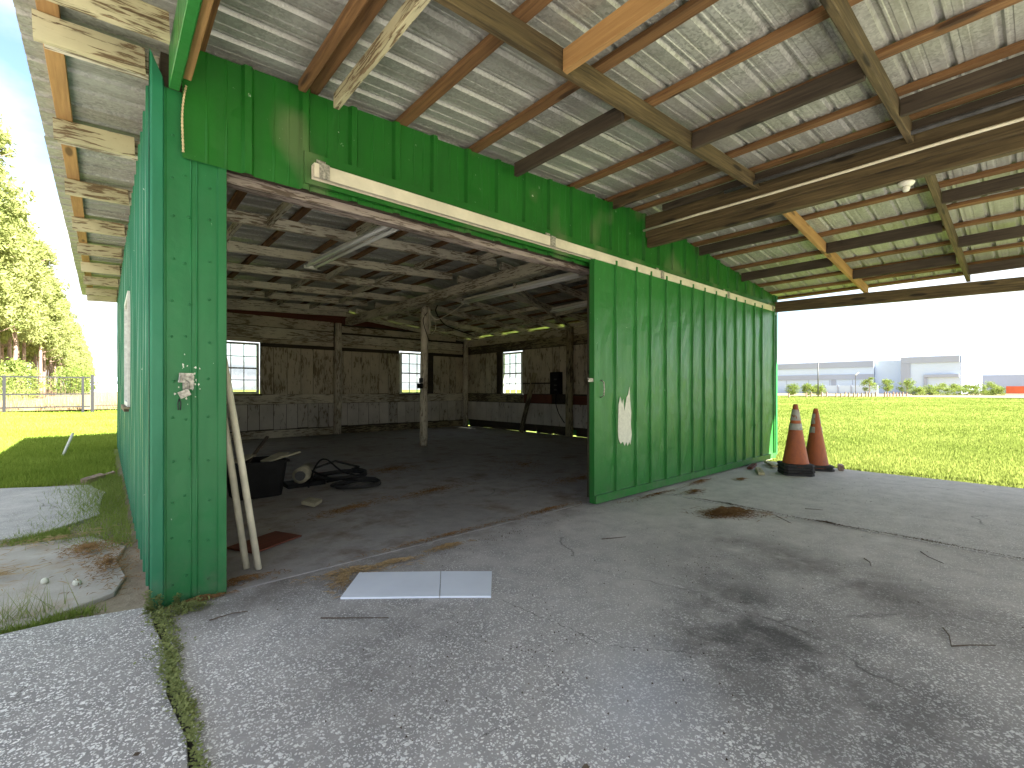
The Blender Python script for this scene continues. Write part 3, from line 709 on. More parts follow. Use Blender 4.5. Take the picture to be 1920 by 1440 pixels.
# roof sheets: ribs run down the slope, one sheet every 0.915 m
pit = .915/4; prof = []
for k in range(4):
    u = k*pit
    prof += [(u, 0), (u+.075, 0), (u+.080, .0028), (u+.097, .0028), (u+.102, 0), (u+.14, 0), (u+.145, .0028), (u+.162, .0028), (u+.167, 0), (u+.178, 0), (u+.192, .024), (u+.212, .024)]
prof += [(.915, 0)]
n = int((Y1-Y0)/.915)+1
for i in range(n):
    yb = Y1-(i+1)*.915
    for (xa, xb) in ((EX0, RX-.004), (RX+.004, EX1)):
        za, zb = roof(xa), roof(xb); L = math.hypot(xb-xa, zb-za); D = Vector(((xb-xa)/L, 0, (zb-za)/L)); V = Vector((-D.z, 0, D.x))
        sheet('roof_sheet', (xa+rnd.uniform(-.012, 0), yb+.001*(i % 2), za+.0015*(i % 2)), UYv, V, [(u*1.004, v) for u, v in prof], L, L, M['galv'], shed, seg=5, dent=.0015, Zd=D)
# drip trim at the left eave
rc = MB()
for s_ in (0, 1): pass
rc.add([(RX-.16, Y0, RZ+.030), (RX, Y0, RZ+.045), (RX+.16, Y0, RZ+.022), (RX-.16, Y1, RZ+.030), (RX, Y1, RZ+.045), (RX+.16, Y1, RZ+.022), (RX-.16, Y0, RZ+.033), (RX, Y0, RZ+.048), (RX+.16, Y0, RZ+.025), (RX-.16, Y1, RZ+.033), (RX, Y1, RZ+.048), (RX+.16, Y1, RZ+.025)],
       [(0, 1, 4, 3), (1, 2, 5, 4), (6, 9, 10, 7), (7, 10, 11, 8), (0, 3, 9, 6), (2, 8, 11, 5), (0, 6, 7, 1), (1, 7, 8, 2), (3, 4, 10, 9), (4, 5, 11, 10)])
rc.build('ridge_cap', M['galv'], shed)

# ---------------------------------------------------------------- sliding door and track
dm = MB(); dy = 3.165
dm.box(3.985, 9.08, dy+.012, dy+.05, .03, .10); dm.box(3.985, 9.08, dy+.012, dy+.05, 2.58, 2.66)
dm.box(3.985, 4.03, dy+.012, dy+.05, .101, 2.579); dm.box(9.03, 9.08, dy+.012, dy+.05, .101, 2.579)
door = dm.build('sliding_door', M['green_door'], shed)
dx = [3.97, 4.36, 4.76, 5.07, 5.43, 5.78, 6.12, 6.46, 6.81, 7.14, 7.5, 7.83, 8.22, 8.53, 9.09]
for i in range(len(dx)-1):
    a, b = dx[i], dx[i+1]; w_ = b-a
    pr = [(0, .0), (w_*.25, .0), (w_*.5, .001), (w_*.75, 0), (w_-.042, 0), (w_-.036, .026), (w_-.014, .026), (w_-.008, -.010), (w_-.001, -.010)]
    sheet('panel', (a, dy, 0), UX, NY, pr, 2.70, 2.70, M['green_door'], door, seg=14, dent=.0042, base=.095)
kb = MB(); kb.box(3.955, 9.10, dy-.030, dy+.010, .018, .105); kb.build('bottom_rail', M['green_door'], door)
eb = MB(); eb.box(3.948, 3.968, dy-.012, dy+.055, .018, 2.70); eb.build('edge_trim', M['green_door'], door)
# torn patch of bare primer, as a ragged thin skin on the second panel
px_, pz = [], []
out = [(4.455, 1.10), (4.475, 1.19), (4.50, 1.10), (4.515, 1.16), (4.53, 1.02), (4.56, 1.18), (4.585, 1.21), (4.60, 1.30), (4.61, 1.14), (4.622, 1.0), (4.618, .86), (4.63, .74), (4.612, .62), (4.60, .66), (4.575, .61), (4.56, .66), (4.535, .62), (4.51, .67), (4.48, .645), (4.455, .70), (4.445, .80), (4.45, .95)]
dj = [(4.515+(x-4.54)*1.45+rnd.uniform(-.004, .004), z-.02) for x, z in out]
n = len(dj); pv = [(x, dy-.0075, z) for x, z in dj]+[(x, dy-.0045, z) for x, z in dj]
world_obj('bare_patch', pv, [tuple(range(n)), tuple(range(2*n-1, n-1, -1))]+[(i, (i+1) % n, n+(i+1) % n, n+i) for i in range(n)], M['primer'], door)
hd = MB(); hd.tube([(4.07, dy-.004, 1.35), (4.075, dy-.04, 1.33), (4.078, dy-.045, 1.25), (4.075, dy-.04, 1.18), (4.07, dy-.004, 1.16)], .007, 8); hd.build('handle', M['zinc'], door, True)
hp = MB(); hp.box(3.86, 3.947, dy+.0, dy+.008, 1.33, 1.37); hp.tube([(3.86, dy, 1.35), (3.85, dy-.02, 1.36), (3.845, dy, 1.37)], .005, 6); hp.build('hasp', M['zinc'], door)
# track: boxed rail in two lengths, with brackets
tb = MB()
for a, b in ((1.035, 3.30), (3.302, 9.10)):
    tb.box(a, b, 3.150, 3.155, 2.655, 2.745); tb.box(a, b, 3.155, 3.205, 2.740, 2.746); tb.box(a, b, 3.155, 3.175, 2.655, 2.661); tb.box(a, b, 3.2052, 3.209, 2.655, 2.746)
tr = tb.build('door_track', M['track'], shed)
for x in (1.10, 3.30, 5.3, 7.2, 9.0):
    b_ = MB(); b_.box(x-.03, x+.03, 3.214, 3.2205, 2.70, 2.80); b_.box(x-.033, x+.033, 3.141, 3.149, 2.652, 2.75); b_.box(x-.02, x+.02, 3.150, 3.214, 2.748, 2.756)
    b_.build('bracket', M['zinc'], tr)

# ---------------------------------------------------------------- things hung on or fixed to the shed
# padlock and hasp on the column
pl = thing('padlock', (.335, 3.28, 1.2), 'rusty silver padlock hanging from a hasp on the green column', 'padlock')
b_ = MB(); b_.box(.318, .372, 3.266, 3.292, 1.205, 1.245)
b_.v = [(.345+(v[0]-.345)*math.cos(.45)-(v[2]-1.225)*math.sin(.45), v[1], 1.225+(v[0]-.345)*math.sin(-.45)*-1+(v[2]-1.225)*math.cos(.45)) for v in b_.v]
b_.build('lock_body', M['zinc'], pl)
b_ = MB(); b_.tube([(.345, 3.28, 1.245), (.340, 3.28, 1.28), (.352, 3.28, 1.305), (.368, 3.28, 1.29), (.366, 3.28, 1.25)], .005, 8); b_.build('shackle', M['zinc'], pl, True)
b_ = MB(); b_.box(.338, .392, 3.290, 3.2955, 1.25, 1.345); b_.box(.320, .350, 3.276, 3.2805, 1.29, 1.345); b_.tube([(.325, 3.272, 1.33), (.318, 3.262, 1.29)], .006, 6); b_.build('hasp', M['zinc'], pl)
b_ = MB(); b_.tube([(.322, 3.283, 1.195), (.314, 3.28, 1.17), (.317, 3.28, 1.13), (.326, 3.28, 1.13), (.328, 3.28, 1.17), (.322, 3.283, 1.195)], .0035, 6); b_.build('key_ring', M['steel_black'], pl, True)
b_ = MB()
for q in range(130):
    a = rnd.uniform(0, 6.28); r_ = abs(rnd.gauss(0, .035)); x = .372+r_*math.cos(a)*.8; z = 1.28+r_*math.sin(a)*1.9; s_ = rnd.uniform(.002, .006)
    k_ = 6; pp = [(x+s_*rnd.uniform(.4, 1.2)*math.cos(t*6.283/k_), z+s_*rnd.uniform(.4, 2.)*math.sin(t*6.283/k_)) for t in range(k_)]
    yf = 3.2990-rnd.uniform(.0, .0012)
    b_.add([(p[0], yf, p[1]) for p in pp]+[(p[0], 3.2997, p[1]) for p in pp], [tuple(range(k_)), tuple(range(2*k_-1, k_-1, -1))]+[(t, (t+1) % k_, k_+(t+1) % k_, k_+t) for t in range(k_)])
b_.build('chipped_paint', M['primer'], pl)['kind'] = 'stuff'
# twisted rope
rp = MB()
for ph in (0, math.pi):
    pts = []
    for i in range(70):
        t = i/69; z = 3.01-.39*t; x = .352-.010*math.sin(t*4)-.022*t; y = 3.262-.012*math.sin(t*3)
        a = t*60+ph; pts.append((x+.0032*math.cos(a), y+.0032*math.sin(a), z))
    rp.tube(pts, .0036, 6)
tag(rp.build('rope', M['rope'], None, True), 'frayed twisted rope hanging beside the top of the green column', 'rope')
# conduit along ridge beam
cd = MB(); cd.tube([(5.062, 3.27-.71*i, 3.235+.004*math.sin(i*1.9)) for i in range(11)], .013, 10)
tag(cd.build('conduit', M['pvc'], None, True), 'long cream conduit pipe strapped along the side of the carport ridge beam', 'pipe')
cd = MB(); cd.tube([(4.93, 2.2-.73*i, roof(4.93)-.155) for i in range(9)], .019, 8)
tag(cd.build('conduit', M['darkgrey'], None, True), 'grey metal conduit running beside the ridge beam just under the roof', 'pipe')
# lamp holder
lh = thing('lamp_holder', (5.21, .76, 3.045), 'empty white porcelain lamp holder under the carport ridge beam', 'lamp holder')
b_ = MB(); b_.lathe([(.055, 0), (.062, -.012), (.05, -.03), (.03, -.038)], 20, (5.21, .76, 3.045)); b_.build('base', M['fixture'], lh, True)
b_ = MB(); b_.lathe([(.026, -.038), (.030, -.05), (.024, -.075), (.02, -.08)], 16, (5.21, .76, 3.045)); b_.build('socket', M['fixture'], lh, True)
# fluorescent fittings
def fluo(a, b, label, tubes=2):
    a = Vector(a); b = Vector(b); t = thing('fluorescent_light', a, label, 'ceiling light', 'fluorescent fittings under the shed roof')
    D = (b-a).normalized(); Sd = Vector((0, 0, 1)).cross(D).normalized()
    board('channel', a, b, .05, .07, M['fixture'], t)
    for s_ in (-1, 1):
        m_ = MB(); o_ = Sd*.062*s_+Vector((0, 0, -.045)); m_.tube([a+D*.05+o_, b-D*.05+o_], .024, 10); m_.build('tube', M['tube'], t, True)
    for q in (a+D*.02, b-D*.02):
        m_ = MB(); c = q+Vector((0, 0, -.055)); m_.box(c.x-.09, c.x+.09, c.y-.012, c.y+.012, c.z-.022, c.z+.022); m_.build('end_cap', M['fixture'], t)
fluo((2.27, 7.1, 3.10), (2.41, 4.5, 3.10), 'nearest twin tube fluorescent fitting, under the left roof slope inside the doorway')
fluo((5.52, 7.75, 3.07), (5.60, 4.7, 3.09), 'twin tube fluorescent fitting hanging beside the indoor ridge beam')
fluo((7.43, 7.1, 3.02), (7.35, 5.2, 3.04), 'short fluorescent fitting partly hidden by the sliding door edge')
# loose cables
def cable(pts, r, mt, label):
    P = [Vector(p) for p in pts]; out = []
    for i in range(len(P)-1):
        p0, p1, p2, p3 = P[max(0, i-1)], P[i], P[i+1], P[min(len(P)-1, i+2)]
        for k in range(6):
            t = k/6; out.append(.5*((2*p1)+(-p0+p2)*t+(2*p0-5*p1+4*p2-p3)*t*t+(-p0+3*p1-3*p2+p3)*t**3))
    out.append(P[-1]); m_ = MB(); m_.tube(out, r, 6)
    return tag(m_.build('cable', M[mt], None, True), label, 'cable')
cable([(5.52, 7.7, 3.03), (5.47, 8.2, 2.86), (5.45, 8.7, 2.78), (5.44, 8.95, 2.95), (5.45, 9.02, 3.02)], .009, 'pvc', 'pale cable looping from the fluorescent fitting to the middle post')
cable([(5.47, 9.0, 2.95), (5.56, 8.95, 2.78), (5.58, 8.96, 2.6), (5.5, 9.0, 2.48)], .009, 'pvc', 'pale cable curling down the right side of the middle post head')
cable([(5.4, 8.6, 3.06), (6.0, 9.6, 3.1), (6.9, 10.6, 3.0), (7.6, 11.0, 2.95), (8.4, 11.4, 2.9)], .014, 'black_plastic', 'thick black cable bundle crossing under the far roof slope')
cable([(5.36, 8.96, 2.95), (5.26, 8.95, 2.75), (5.40, 8.95, 2.35)], .008, 'black_plastic', 'thin black cable slanting across the front of the middle post')
cable([(9.17, 8.62, 1.12), (9.12, 8.6, .9), (9.14, 8.5, .6), (9.2, 8.35, .35)], .012, 'black_plastic', 'black cable curving down below the dark meter box')
# boxes
eb = thing('electrical_box', (5.22, 9.0, 1.40), 'small dark electrical box on the left side of the middle post', 'electrical box')
box('enclosure', 5.205, 5.262, 8.96, 9.04, 1.40, 1.50, M['darkgrey'], eb); box('lower_box', 5.17, 5.262, 8.96, 9.05, 1.27, 1.38, M['black_plastic'], eb)
eb = thing('meter_box', (9.28, 8.6, 1.1), 'dark wall box beside the right wall post next to the red rail', 'electrical box')
box('enclosure', 9.17, 9.31, 8.52, 8.86, 1.12, 1.72, M['black_plastic'], eb)
for z in (1.22, 1.34, 1.5): box('breaker', 9.155, 9.169, 8.6, 8.7, z, z+.04, M['darkgrey'], eb)
tag(box('shelf', 9.20, 9.30, 8.9, 10.0, 1.40, 1.44, M['dark']), 'dark narrow shelf on the right wall between the window and the meter box', 'shelf')
tag(box('red_board', 9.275, 9.298, 8.9, 10.02, .86, 1.10, M['redboard']), 'dark red board on the right wall behind the leaning plank', 'board')
lb = board('leaning_plank', (9.0, 9.86, .01), (9.27, 9.56, 1.72), .14, .025, M['mossy'], None, up=(-1, -.3, 0)); tag(lb, 'grey plank leaning on the right wall beside its window', 'plank')

# ---------------------------------------------------------------- things on the floor
def cone_thing(x, y, z, rz, label, group, full=True, bands=True):
    t = thing('traffic_cone', (x, y, z), label, 'traffic cone', group, rz)
    b_ = MB(); s_ = .2; c = .045
    pts = [(-s_+c, -s_), (s_-c, -s_), (s_, -s_+c), (s_, s_-c), (s_-c, s_), (-s_+c, s_), (-s_, s_-c), (-s_, -s_+c)]
    n = 8; vs = [(px*k, py*k, zz) for k, zz in ((1, 0), (1.0, .028), (.95, .036), (.55, .040)) for px, py in pts]
    b_.add([(v[0]+rnd.uniform(-.004, .004), v[1]+rnd.uniform(-.004, .004), v[2]+rnd.uniform(-.002, .002)) for v in vs], [tuple(range(7, -1, -1)), tuple(24+i for i in range(8))]+[(k*n+i, k*n+(i+1) % n, (k+1)*n+(i+1) % n, (k+1)*n+i) for k in range(3) for i in range(n)])
    b_.build('base', M['rubber'], t, local=True)
    def rr(h): return .168-(.168-.030)*h/.865
    b_ = MB()
    b_.lathe([(.178, .036), (.170, .050), (rr(.30), .30+.036), (rr(.6), .6+.036), (.031, .895), (.027, .905), (.022, .905), (.024, .88)], 28)
    b_.build('cone_body', M['cone'], t, True, local=True)
    if bands:
        for h0, h1 in ((.49, .585), (.63, .79)):
            b_ = MB(); b_.lathe([(rr(h0)+.001, h0+.036), (rr(h0)+.0035, h0+.037), (rr(h1)+.0035, h1+.035), (rr(h1)+.001, h1+.036)], 28)
            b_.build('reflective_band', M['band'], t, True, local=True)
    return t
cx_, cy_ = 7.68, 2.38
for i in range(3):
    cone_thing(cx_+rnd.uniform(-.008, .008), cy_+rnd.uniform(-.008, .008), .0+.042*i, R(35+rnd.uniform(-5, 5)), ['lowest', 'second lowest', 'third lowest'][i]+' cone nested in the front stack, only its black base showing', 'cones nested in the front stack', bands=False)
cone_thing(cx_, cy_, .126, R(36), 'top orange traffic cone of the front stack by the green wall end', 'cones standing by the wall end')
cone_thing(8.36, 2.30, 0, R(30), 'lower cone of the rear stack, only its black base showing', 'cones nested in the rear stack', bands=False)
cone_thing(8.37, 2.31, .045, R(34), 'rear orange traffic cone beside the grass edge', 'cones standing by the wall end')
# wood scraps by the cones
def scrap(name, a, b, wd, ht, mt, label, cat, **k): return tag(board(name, a, b, wd, ht, M[mt], None, **k), label, cat)
scrap('wood_scrap', (7.17, 2.66, .021), (7.62, 2.88, .021), .08, .04, 'tail', 'pale weathered wood offcut in front of the cones', 'wood scrap')
scrap('wood_scrap', (7.95, 2.75, .035), (8.35, 3.02, .035), .09, .035, 'tail', 'pale flat wood offcut against the green wall behind the cones', 'wood scrap')
scrap('wood_scrap', (7.55, 2.98, .02), (7.95, 3.06, .03), .07, .03, 'redboard', 'red brown wood sliver under the sliding door corner', 'wood scrap')
scrap('wood_block', (8.48, 2.0, .045), (8.62, 2.05, .045), .07, .085, 'brick', 'short brown block at the grass edge right of the rear cone', 'wood block')
# white panel with a fold line
wp = thing('white_panel', (1.5, 2.6, 0), 'bluish white flat board lying on the concrete in front of the doorway', 'board')
A, B_, Cc, D_ = Vector((1.05, 2.74, .004)), Vector((1.29, 3.03, .004)), Vector((1.975, 2.455, .004)), Vector((1.735, 2.165, .004))
def quadslab(p, z0, z1, name, mt, parent, lift=(0, 0, 0, 0)):
    vs = [(q.x, q.y, z0+l) for q, l in zip(p, lift)]+[(q.x, q.y, z1+l) for q, l in zip(p, lift)]
    return world_obj(name, vs, [(3, 2, 1, 0), (4, 5, 6, 7)]+[(i, (i+1) % 4, 4+(i+1) % 4, 4+i) for i in range(4)], mt, parent)
f1, f2 = .655, .66
quadslab([A, A.lerp(D_, f1), B_.lerp(Cc, f2-.05), B_], .002, .014, 'long_half', M['whitepanel'], wp, (0, .002, .003, .0))
quadslab([A.lerp(D_, f1+.005), D_, Cc, B_.lerp(Cc, f2-.045)], .002, .014, 'short_half', M['whitepanel'], wp, (.002, 0, .0, .003))
# leaning pipes
def pipe(a, b, label):
    m_ = MB(); m_.tube([a, tuple((a[i]+b[i])/2+.004 for i in range(3)), b], .022, 14); return tag(m_.build('pipe', M['pvc'], None, True), label, 'pipe')
pipe((.795, 3.56, .008), (.58, 3.56, 1.50), 'cream plastic pipe leaning just inside the doorway, right one of the pair')
pipe((.735, 3.63, .008), (.535, 3.62, 1.52), 'cream plastic pipe leaning just inside the doorway, left one of the pair')
# tub with junk
tubt = thing('plastic_tub', (1.32, 6.05, 0), 'black plastic tub full of scraps just inside the doorway', 'tub')
b_ = MB(); pr = [(-.25, -.19), (.25, -.19), (.25, .19), (-.25, .19)]
def rr4(w_, d_, z): 
    return [(1.32+sx*w_*a, 6.05+sy*d_*b, z) for sx, sy, a, b in ((-1, -1, .85, 1), (-1, -1, 1, .85), (-1, 1, 1, .85), (-1, 1, .85, 1), (1, 1, .85, 1), (1, 1, 1, .85), (1, -1, 1, .85), (1, -1, .85, 1))]
rings = [rr4(.24, .19, .01), rr4(.29, .24, .40), rr4(.315, .265, .40), rr4(.315, .265, .425), rr4(.285, .235, .425), rr4(.235, .185, .03)]
n = 8; b_.add([v for r_ in rings for v in r_], [tuple(range(7, -1, -1)), tuple(40+i for i in range(8))]+[(k*n+i, k*n+(i+1) % n, (k+1)*n+(i+1) % n, (k+1)*n+i) for k in range(5) for i in range(n)])
b_.build('tub_body', M['black_plastic'], tubt)
scrap('scrap_stick', (1.15, 6.0, .30), (1.52, 6.35, .66), .035, .02, 'dark', 'dark stick poking up out of the black tub', 'stick')
scrap('scrap_board', (1.08, 5.92, .43), (1.30, 6.2, .47), .14, .012, 'card', 'dusty flat board lying across the left of the black tub', 'board')
scrap('scrap_board', (1.38, 5.86, .42), (1.62, 6.0, .49), .15, .012, 'card', 'tilted pale scrap board over the right rim of the black tub', 'board')
scrap('scrap_strip', (1.40, 5.84, .425), (1.80, 6.02, .48), .05, .02, 'card', 'narrow pale strip sticking out over the right of the black tub', 'strip')
pu = thing('canister', (1.95, 6.3, 0), 'pale round canister lying between the tub and the hoses', 'canister')
b_ = MB(); b_.tube([(1.85, 6.15, .16), (2.05, 6.5, .16)], .10, 20); b_.build('canister_body', M['card'], pu, True)
b_ = MB(); b_.tube([(1.835, 6.125, .16), (1.85, 6.15, .16)], .06, 16); b_.build('cap', M['darkgrey'], pu)
b_ = MB(); b_.box(1.72, 2.18, 6.2, 6.5, .0, .05); b_.build('stand', M['black_plastic'], pu)
def hose(cx, cy, r0, turns, label, tail):
    pts = []
    for i in range(int(turns*22)):
        a = i/22*2*math.pi; r_ = r0+.02*math.sin(a*1.3)+.014*(i//22); pts.append((cx+r_*math.cos(a), cy+r_*.8*math.sin(a), .022+.014*(i/22)+.008*math.sin(a*2)))
    pts += [(cx+r0+t[0], cy+t[1], t[2]) for t in tail]
    m_ = MB(); m_.tube(pts, .016, 8); tag(m_.build('hose', M['rubber'], None, True), label, 'hose')
hose(2.42, 5.75, .27, 3, 'black hose coil nearer the doorway on the dark floor', [(.02, .1, .06), (-.2, .35, .08), (-.5, .45, .03)])
hose(2.5, 6.5, .33, 3.2, 'black hose coil behind, partly under a tangle of cable', [(.0, .15, .1), (-.3, .3, .2), (-.7, .1, .15), (-.8, -.2, .03)])
cable([(1.9, 6.0, .03), (2.05, 6.2, .25), (2.25, 6.4, .30), (2.45, 6.3, .12), (2.7, 6.1, .03), (2.5, 5.95, .05), (2.2, 6.05, .10), (2.0, 6.3, .2)], .012, 'black_plastic', 'tangle of black cable between the canister and the hose coils')
scrap('wood_block', (1.60, 5.07, .045), (1.71, 5.17, .055), .15, .04, 'card', 'small square wood block on the floor in front of the hoses', 'wood block', up=(-.5, -.6, .6))
scrap('wood_scrap', (2.05, 7.0, .02), (2.75, 6.85, .02), .05, .03, 'redboard', 'reddish stick on the dark floor behind the hose coils', 'wood scrap')
scrap('wood_scrap', (.78, 4.05, .012), (1.18, 4.25, .012), .30, .012, 'redboard', 'dark red brown flat board on the floor behind the leaning pipes', 'board')
# outside left
stk = MB(); stk.tube([(-.62, 12.3, -.05), (-.48, 12.6, .38)], .022, 10)
tag(stk.build('stake', M['fixture'], None, True), 'white tilted pipe stake standing in the shaded grass', 'stake')
tag(board('brick', (-.22, 8.55, .0), (-.03, 8.72, .03), .10, .065, M['brick'], None, up=(.2, 0, 1)), 'broken brick tilted in the grass beside the shed wall', 'brick')
tag(board('brick', (-.02, 8.98, -.02), (.10, 9.02, .02), .09, .05, M['brick'], None), 'small brick fragment touching the far end of the shed wall base', 'brick')
for i, (x, y, s_) in enumerate(((-.14, 4.15, .025), (-.30, 4.32, .022))):
    b_ = MB(); b_.lathe([(s_*.7, -.03), (s_, -.015), (s_*.8, .0), (s_*.3, .008)], 9, (x, y, 0)); tag(b_.build('stone', M['primer'], None, True), ['pale pebble on the sandy slab close to the shed wall', 'pale pebble on the sandy slab farther from the shed wall'][i], 'stone', 'pebbles on the sandy slab')
# twigs
tw = [((4.96, 1.71), (4.79, 1.52), 'short dark twig right of the pine needle pile'), ((5.48, 1.61), (5.56, 1.47), 'dark twig beyond the slab joint'),
      ((3.28, .33), (3.08, .28), 'curved twig on the bare concrete at the right, long arm'), ((3.08, .28), (3.25, .14), 'curved twig on the bare concrete at the right, bent arm'),
      ((.88, 2.58), (1.16, 2.34), 'thin twig in front of the white board'), ((4.2, .85), (4.05, .78), 'small twig on the concrete near the joint at the right'),
      ((.42, 2.95), (.6, 2.93), 'tiny twig beside the column weeds'), ((3.1, 2.4), (3.3, 2.3), 'tiny twig on the bare concrete before the sliding door'), ((4.7, .6), (4.5, .45), 'pale curved twig at the right edge of the near slab')]
for (a, b, lab) in tw:
    m_ = MB(); mx = ((a[0]+b[0])/2+rnd.uniform(-.02, .02), (a[1]+b[1])/2+rnd.uniform(-.02, .02), .010)
    m_.tube([(a[0], a[1], .006), mx, (b[0], b[1], .006)], .0035, 6, .002); tag(m_.build('twig', M['twig'], None), lab, 'twig', 'twigs on the concrete')
def leaf(x, y, s_, lab):
    a = rnd.uniform(0, 6.28); pts = [(x+s_*r_*math.cos(a+t), y+s_*r_*.6*math.sin(a+t), .004+.012*abs(math.sin(t*1.5))) for t, r_ in zip([k*.785 for k in range(8)], (1, .7, .8, .6, 1, .7, .8, .6))]
    v = pts+[(p[0], p[1], p[2]+.002) for p in pts]
    tag(world_obj('dead_leaf', v, [tuple(range(7, -1, -1)), tuple(range(8, 16))]+[(i, (i+1) % 8, 8+(i+1) % 8, 8+i) for i in range(8)], M['twig']), lab, 'leaf', 'dead leaves on the concrete')
leaf(1.18, .98, .022, 'dark dead leaf on the concrete near the bottom middle'); leaf(.42, 1.58, .018, 'dead leaf right of the crack weeds'); leaf(.08, 2.02, .015, 'dead leaf left of the crack weeds')

# needle litter, straw
def litter(name, pts, n, L, mt, label=None, zt=.03, wd=.0022):
    """pts: [(x, y, rx, ry, ang, height)] patches"""
    V, F = [], []
    for _ in range(n):
        x, y, rx, ry, an, h = pts[rnd.randrange(len(pts))]
        r_ = min(1.7, abs(rnd.gauss(0, .62))); a = rnd.uniform(0, 6.28); u, v = r_*rx*math.cos(a), r_*ry*math.sin(a)
        px = x+u*math.cos(an)-v*math.sin(an); py = y+u*math.sin(an)+v*math.cos(an)
        z = .008+max(0, 1-r_)*h*rnd.random()*1.3; b = rnd.gauss(an, 1.1); l = L*rnd.uniform(.4, 1); dz = rnd.uniform(-.2, .2)*h
        dx_, dy_ = math.cos(b)*l/2, math.sin(b)*l/2; w_ = wd*rnd.uniform(.6, 1.4); nx, ny_ = -math.sin(b)*w_, math.cos(b)*w_
        k = len(V); zm = z+.004
        V += [(px-dx_, py-dy_, max(.004, z-dz)), (px+nx, py+ny_, zm+.002), (px-nx, py-ny_, zm), (px+dx_, py+dy_, max(.004, z+dz))]; F += [(k, k+2, k+1), (k+1, k+2, k+3)]
    o = world_obj(name, V, F, M[mt], recalc=False); tag(o, label, 'litter', None, 'stuff'); return o
litter('pine_needle_pile', [(4.73, 2.02, .30, .17, -.75, .05), (4.60, 2.08, .16, .10, -.4, .06)], 2600, .09, 'needle', 'round brown pile of pine needles on the concrete')
litter('straw_litter', [(1.26, 3.07, .30, .05, -.3, .035), (1.15, 2.98, .16, .05, 1.0, .03), (1.55, 3.06, .2, .03, -.1, .02), (2.02, 3.08, .2, .035, -.05, .02)], 1000, .10, 'straw', 'straw and pine needles heaped behind the white board')
litter('needle_litter', [(4.9, 2.98, .6, .05, -.05, .012), (6.0, 3.0, .35, .06, 0, .02), (5.35, 2.75, .22, .10, 0, .02), (6.6, 2.72, .12, .06, 0, .01), (3.4, 3.33, .6, .06, 0, .02), (2.2, 3.32, .9, .05, 0, .015), (.65, 3.42, .22, .06, 0, .02), (.42, 3.26, .16, .02, 0, .02)], 2600, .07, 'needle', 'brown needle litter along the threshold and under the sliding door')
litter('joint_litter', [(5.04, .6, .9, .012, 1.571, .012), (5.045, 2.2, .7, .014, 1.571, .014), (5.03, 1.3, .25, .02, 1.571, .014), (5.04, -.6, .6, .012, 1.571, .01)], 2200, .03, 'litterdark', 'dark grit and needles packed in the long slab joint under the ridge beam')
litter('grit', [(1.5, 1.6, 1.2, 1.0, 0, .0), (3.2, 1.6, 1.6, 1.2, 0, .0), (6.5, 1.5, 1.6, 1.0, 0, .0), (2.6, 3.0, 1.4, .2, 0, 0)], 420, .014, 'litterdark', 'fine dark grit strewn over the carport slab', wd=.004)
litter('needle_litter', [(3.3, 6.6, .5, .3, 0, .02), (5.2, 5.6, 1.2, .7, .6, .012), (3.0, 4.9, .6, .15, .2, .012), (5.0, 4.2, 1.0, .25, 0, .02), (1.9, 4.75, .5, .12, .3, .01)], 3000, .09, 'needle', 'scattered brown needles on the dark floor inside the shed')
litter('needle_litter', [(.02, 4.35, .18, .5, 0, .03), (-.1, 4.9, .16, .2, 0, .02)], 1700, .06, 'needle', 'brown leaf litter against the base of the green side wall')
litter('straw_litter', [(-.5, 4.6, .6, .6, 0, .008), (-.3, 5.4, .5, .2, 0, .01)], 260, .16, 'straw', 'loose dry stalks on the sandy slab beside the shed')

# ---------------------------------------------------------------- grass and weeds
def blades(name, X, Y, H, W, mt, label, cat, zf=None, lean=.45, seed=1):
    rs = np.random.RandomState(seed); n = len(X); Z = np.array([gz(a, b) for a, b in zip(X, Y)]) if zf is None else np.full(n, zf)
    a = rs.uniform(0, 2*np.pi, n); l = rs.uniform(0, lean, n)*H; la = rs.uniform(0, 2*np.pi, n)
    v = np.zeros((n, 3, 3)); 
    v[:, 0] = np.stack([X-np.cos(a)*W/2, Y-np.sin(a)*W/2, Z], 1); v[:, 1] = np.stack([X+np.cos(a)*W/2, Y+np.sin(a)*W/2, Z], 1)
    v[:, 2] = np.stack([X+np.cos(la)*l, Y+np.sin(la)*l, Z+H*rs.uniform(.5, 1, n)], 1)
    me = bpy.data.meshes.new(name); me.vertices.add(n*3); me.vertices.foreach_set('co', v.reshape(-1))
    me.loops.add(n*3); me.loops.foreach_set('vertex_index', np.arange(n*3)); me.polygons.add(n); me.polygons.foreach_set('loop_start', np.arange(n)*3)
    me.update(calc_edges=True); me.materials.append(mt)
    o = bpy.data.objects.new(name, me); C.objects.link(o); return tag(o, label, cat, None, 'stuff')
rs = np.random.RandomState(3)
def polar(n, r0, r1, a0, a1):
    r_ = np.exp(rs.uniform(math.log(r0), math.log(r1), n)); a = rs.uniform(R(a0), R(a1), n); return r_*np.cos(a), r_*np.sin(a), r_
x, y, d = polar(330000, 8.4, 95, -14, 24); k = (x > 8.735-.05*np.abs(rs.normal(size=len(x)))*(rs.rand(len(x)) < .5)*(np.sin(y*7)+np.sin(y*17+1) > 0)) & ~((y > 3.2) & (x < 9.5)); x, y, d = x[k], y[k], d[k]
blades('grass', x, y, .05+.03*rs.rand(len(x))+.0006*d, .006+.0016*d, M['grass'], 'bright sunlit lawn stretching from the carport slab to the warehouse', 'grass')
x, y, d = polar(150000, 8.6, 37, 85, 108); k = (x < .12) | (y > 13.3); k &= (y > 8.75) | (x > -.1); x, y, d = x[k], y[k], d[k]
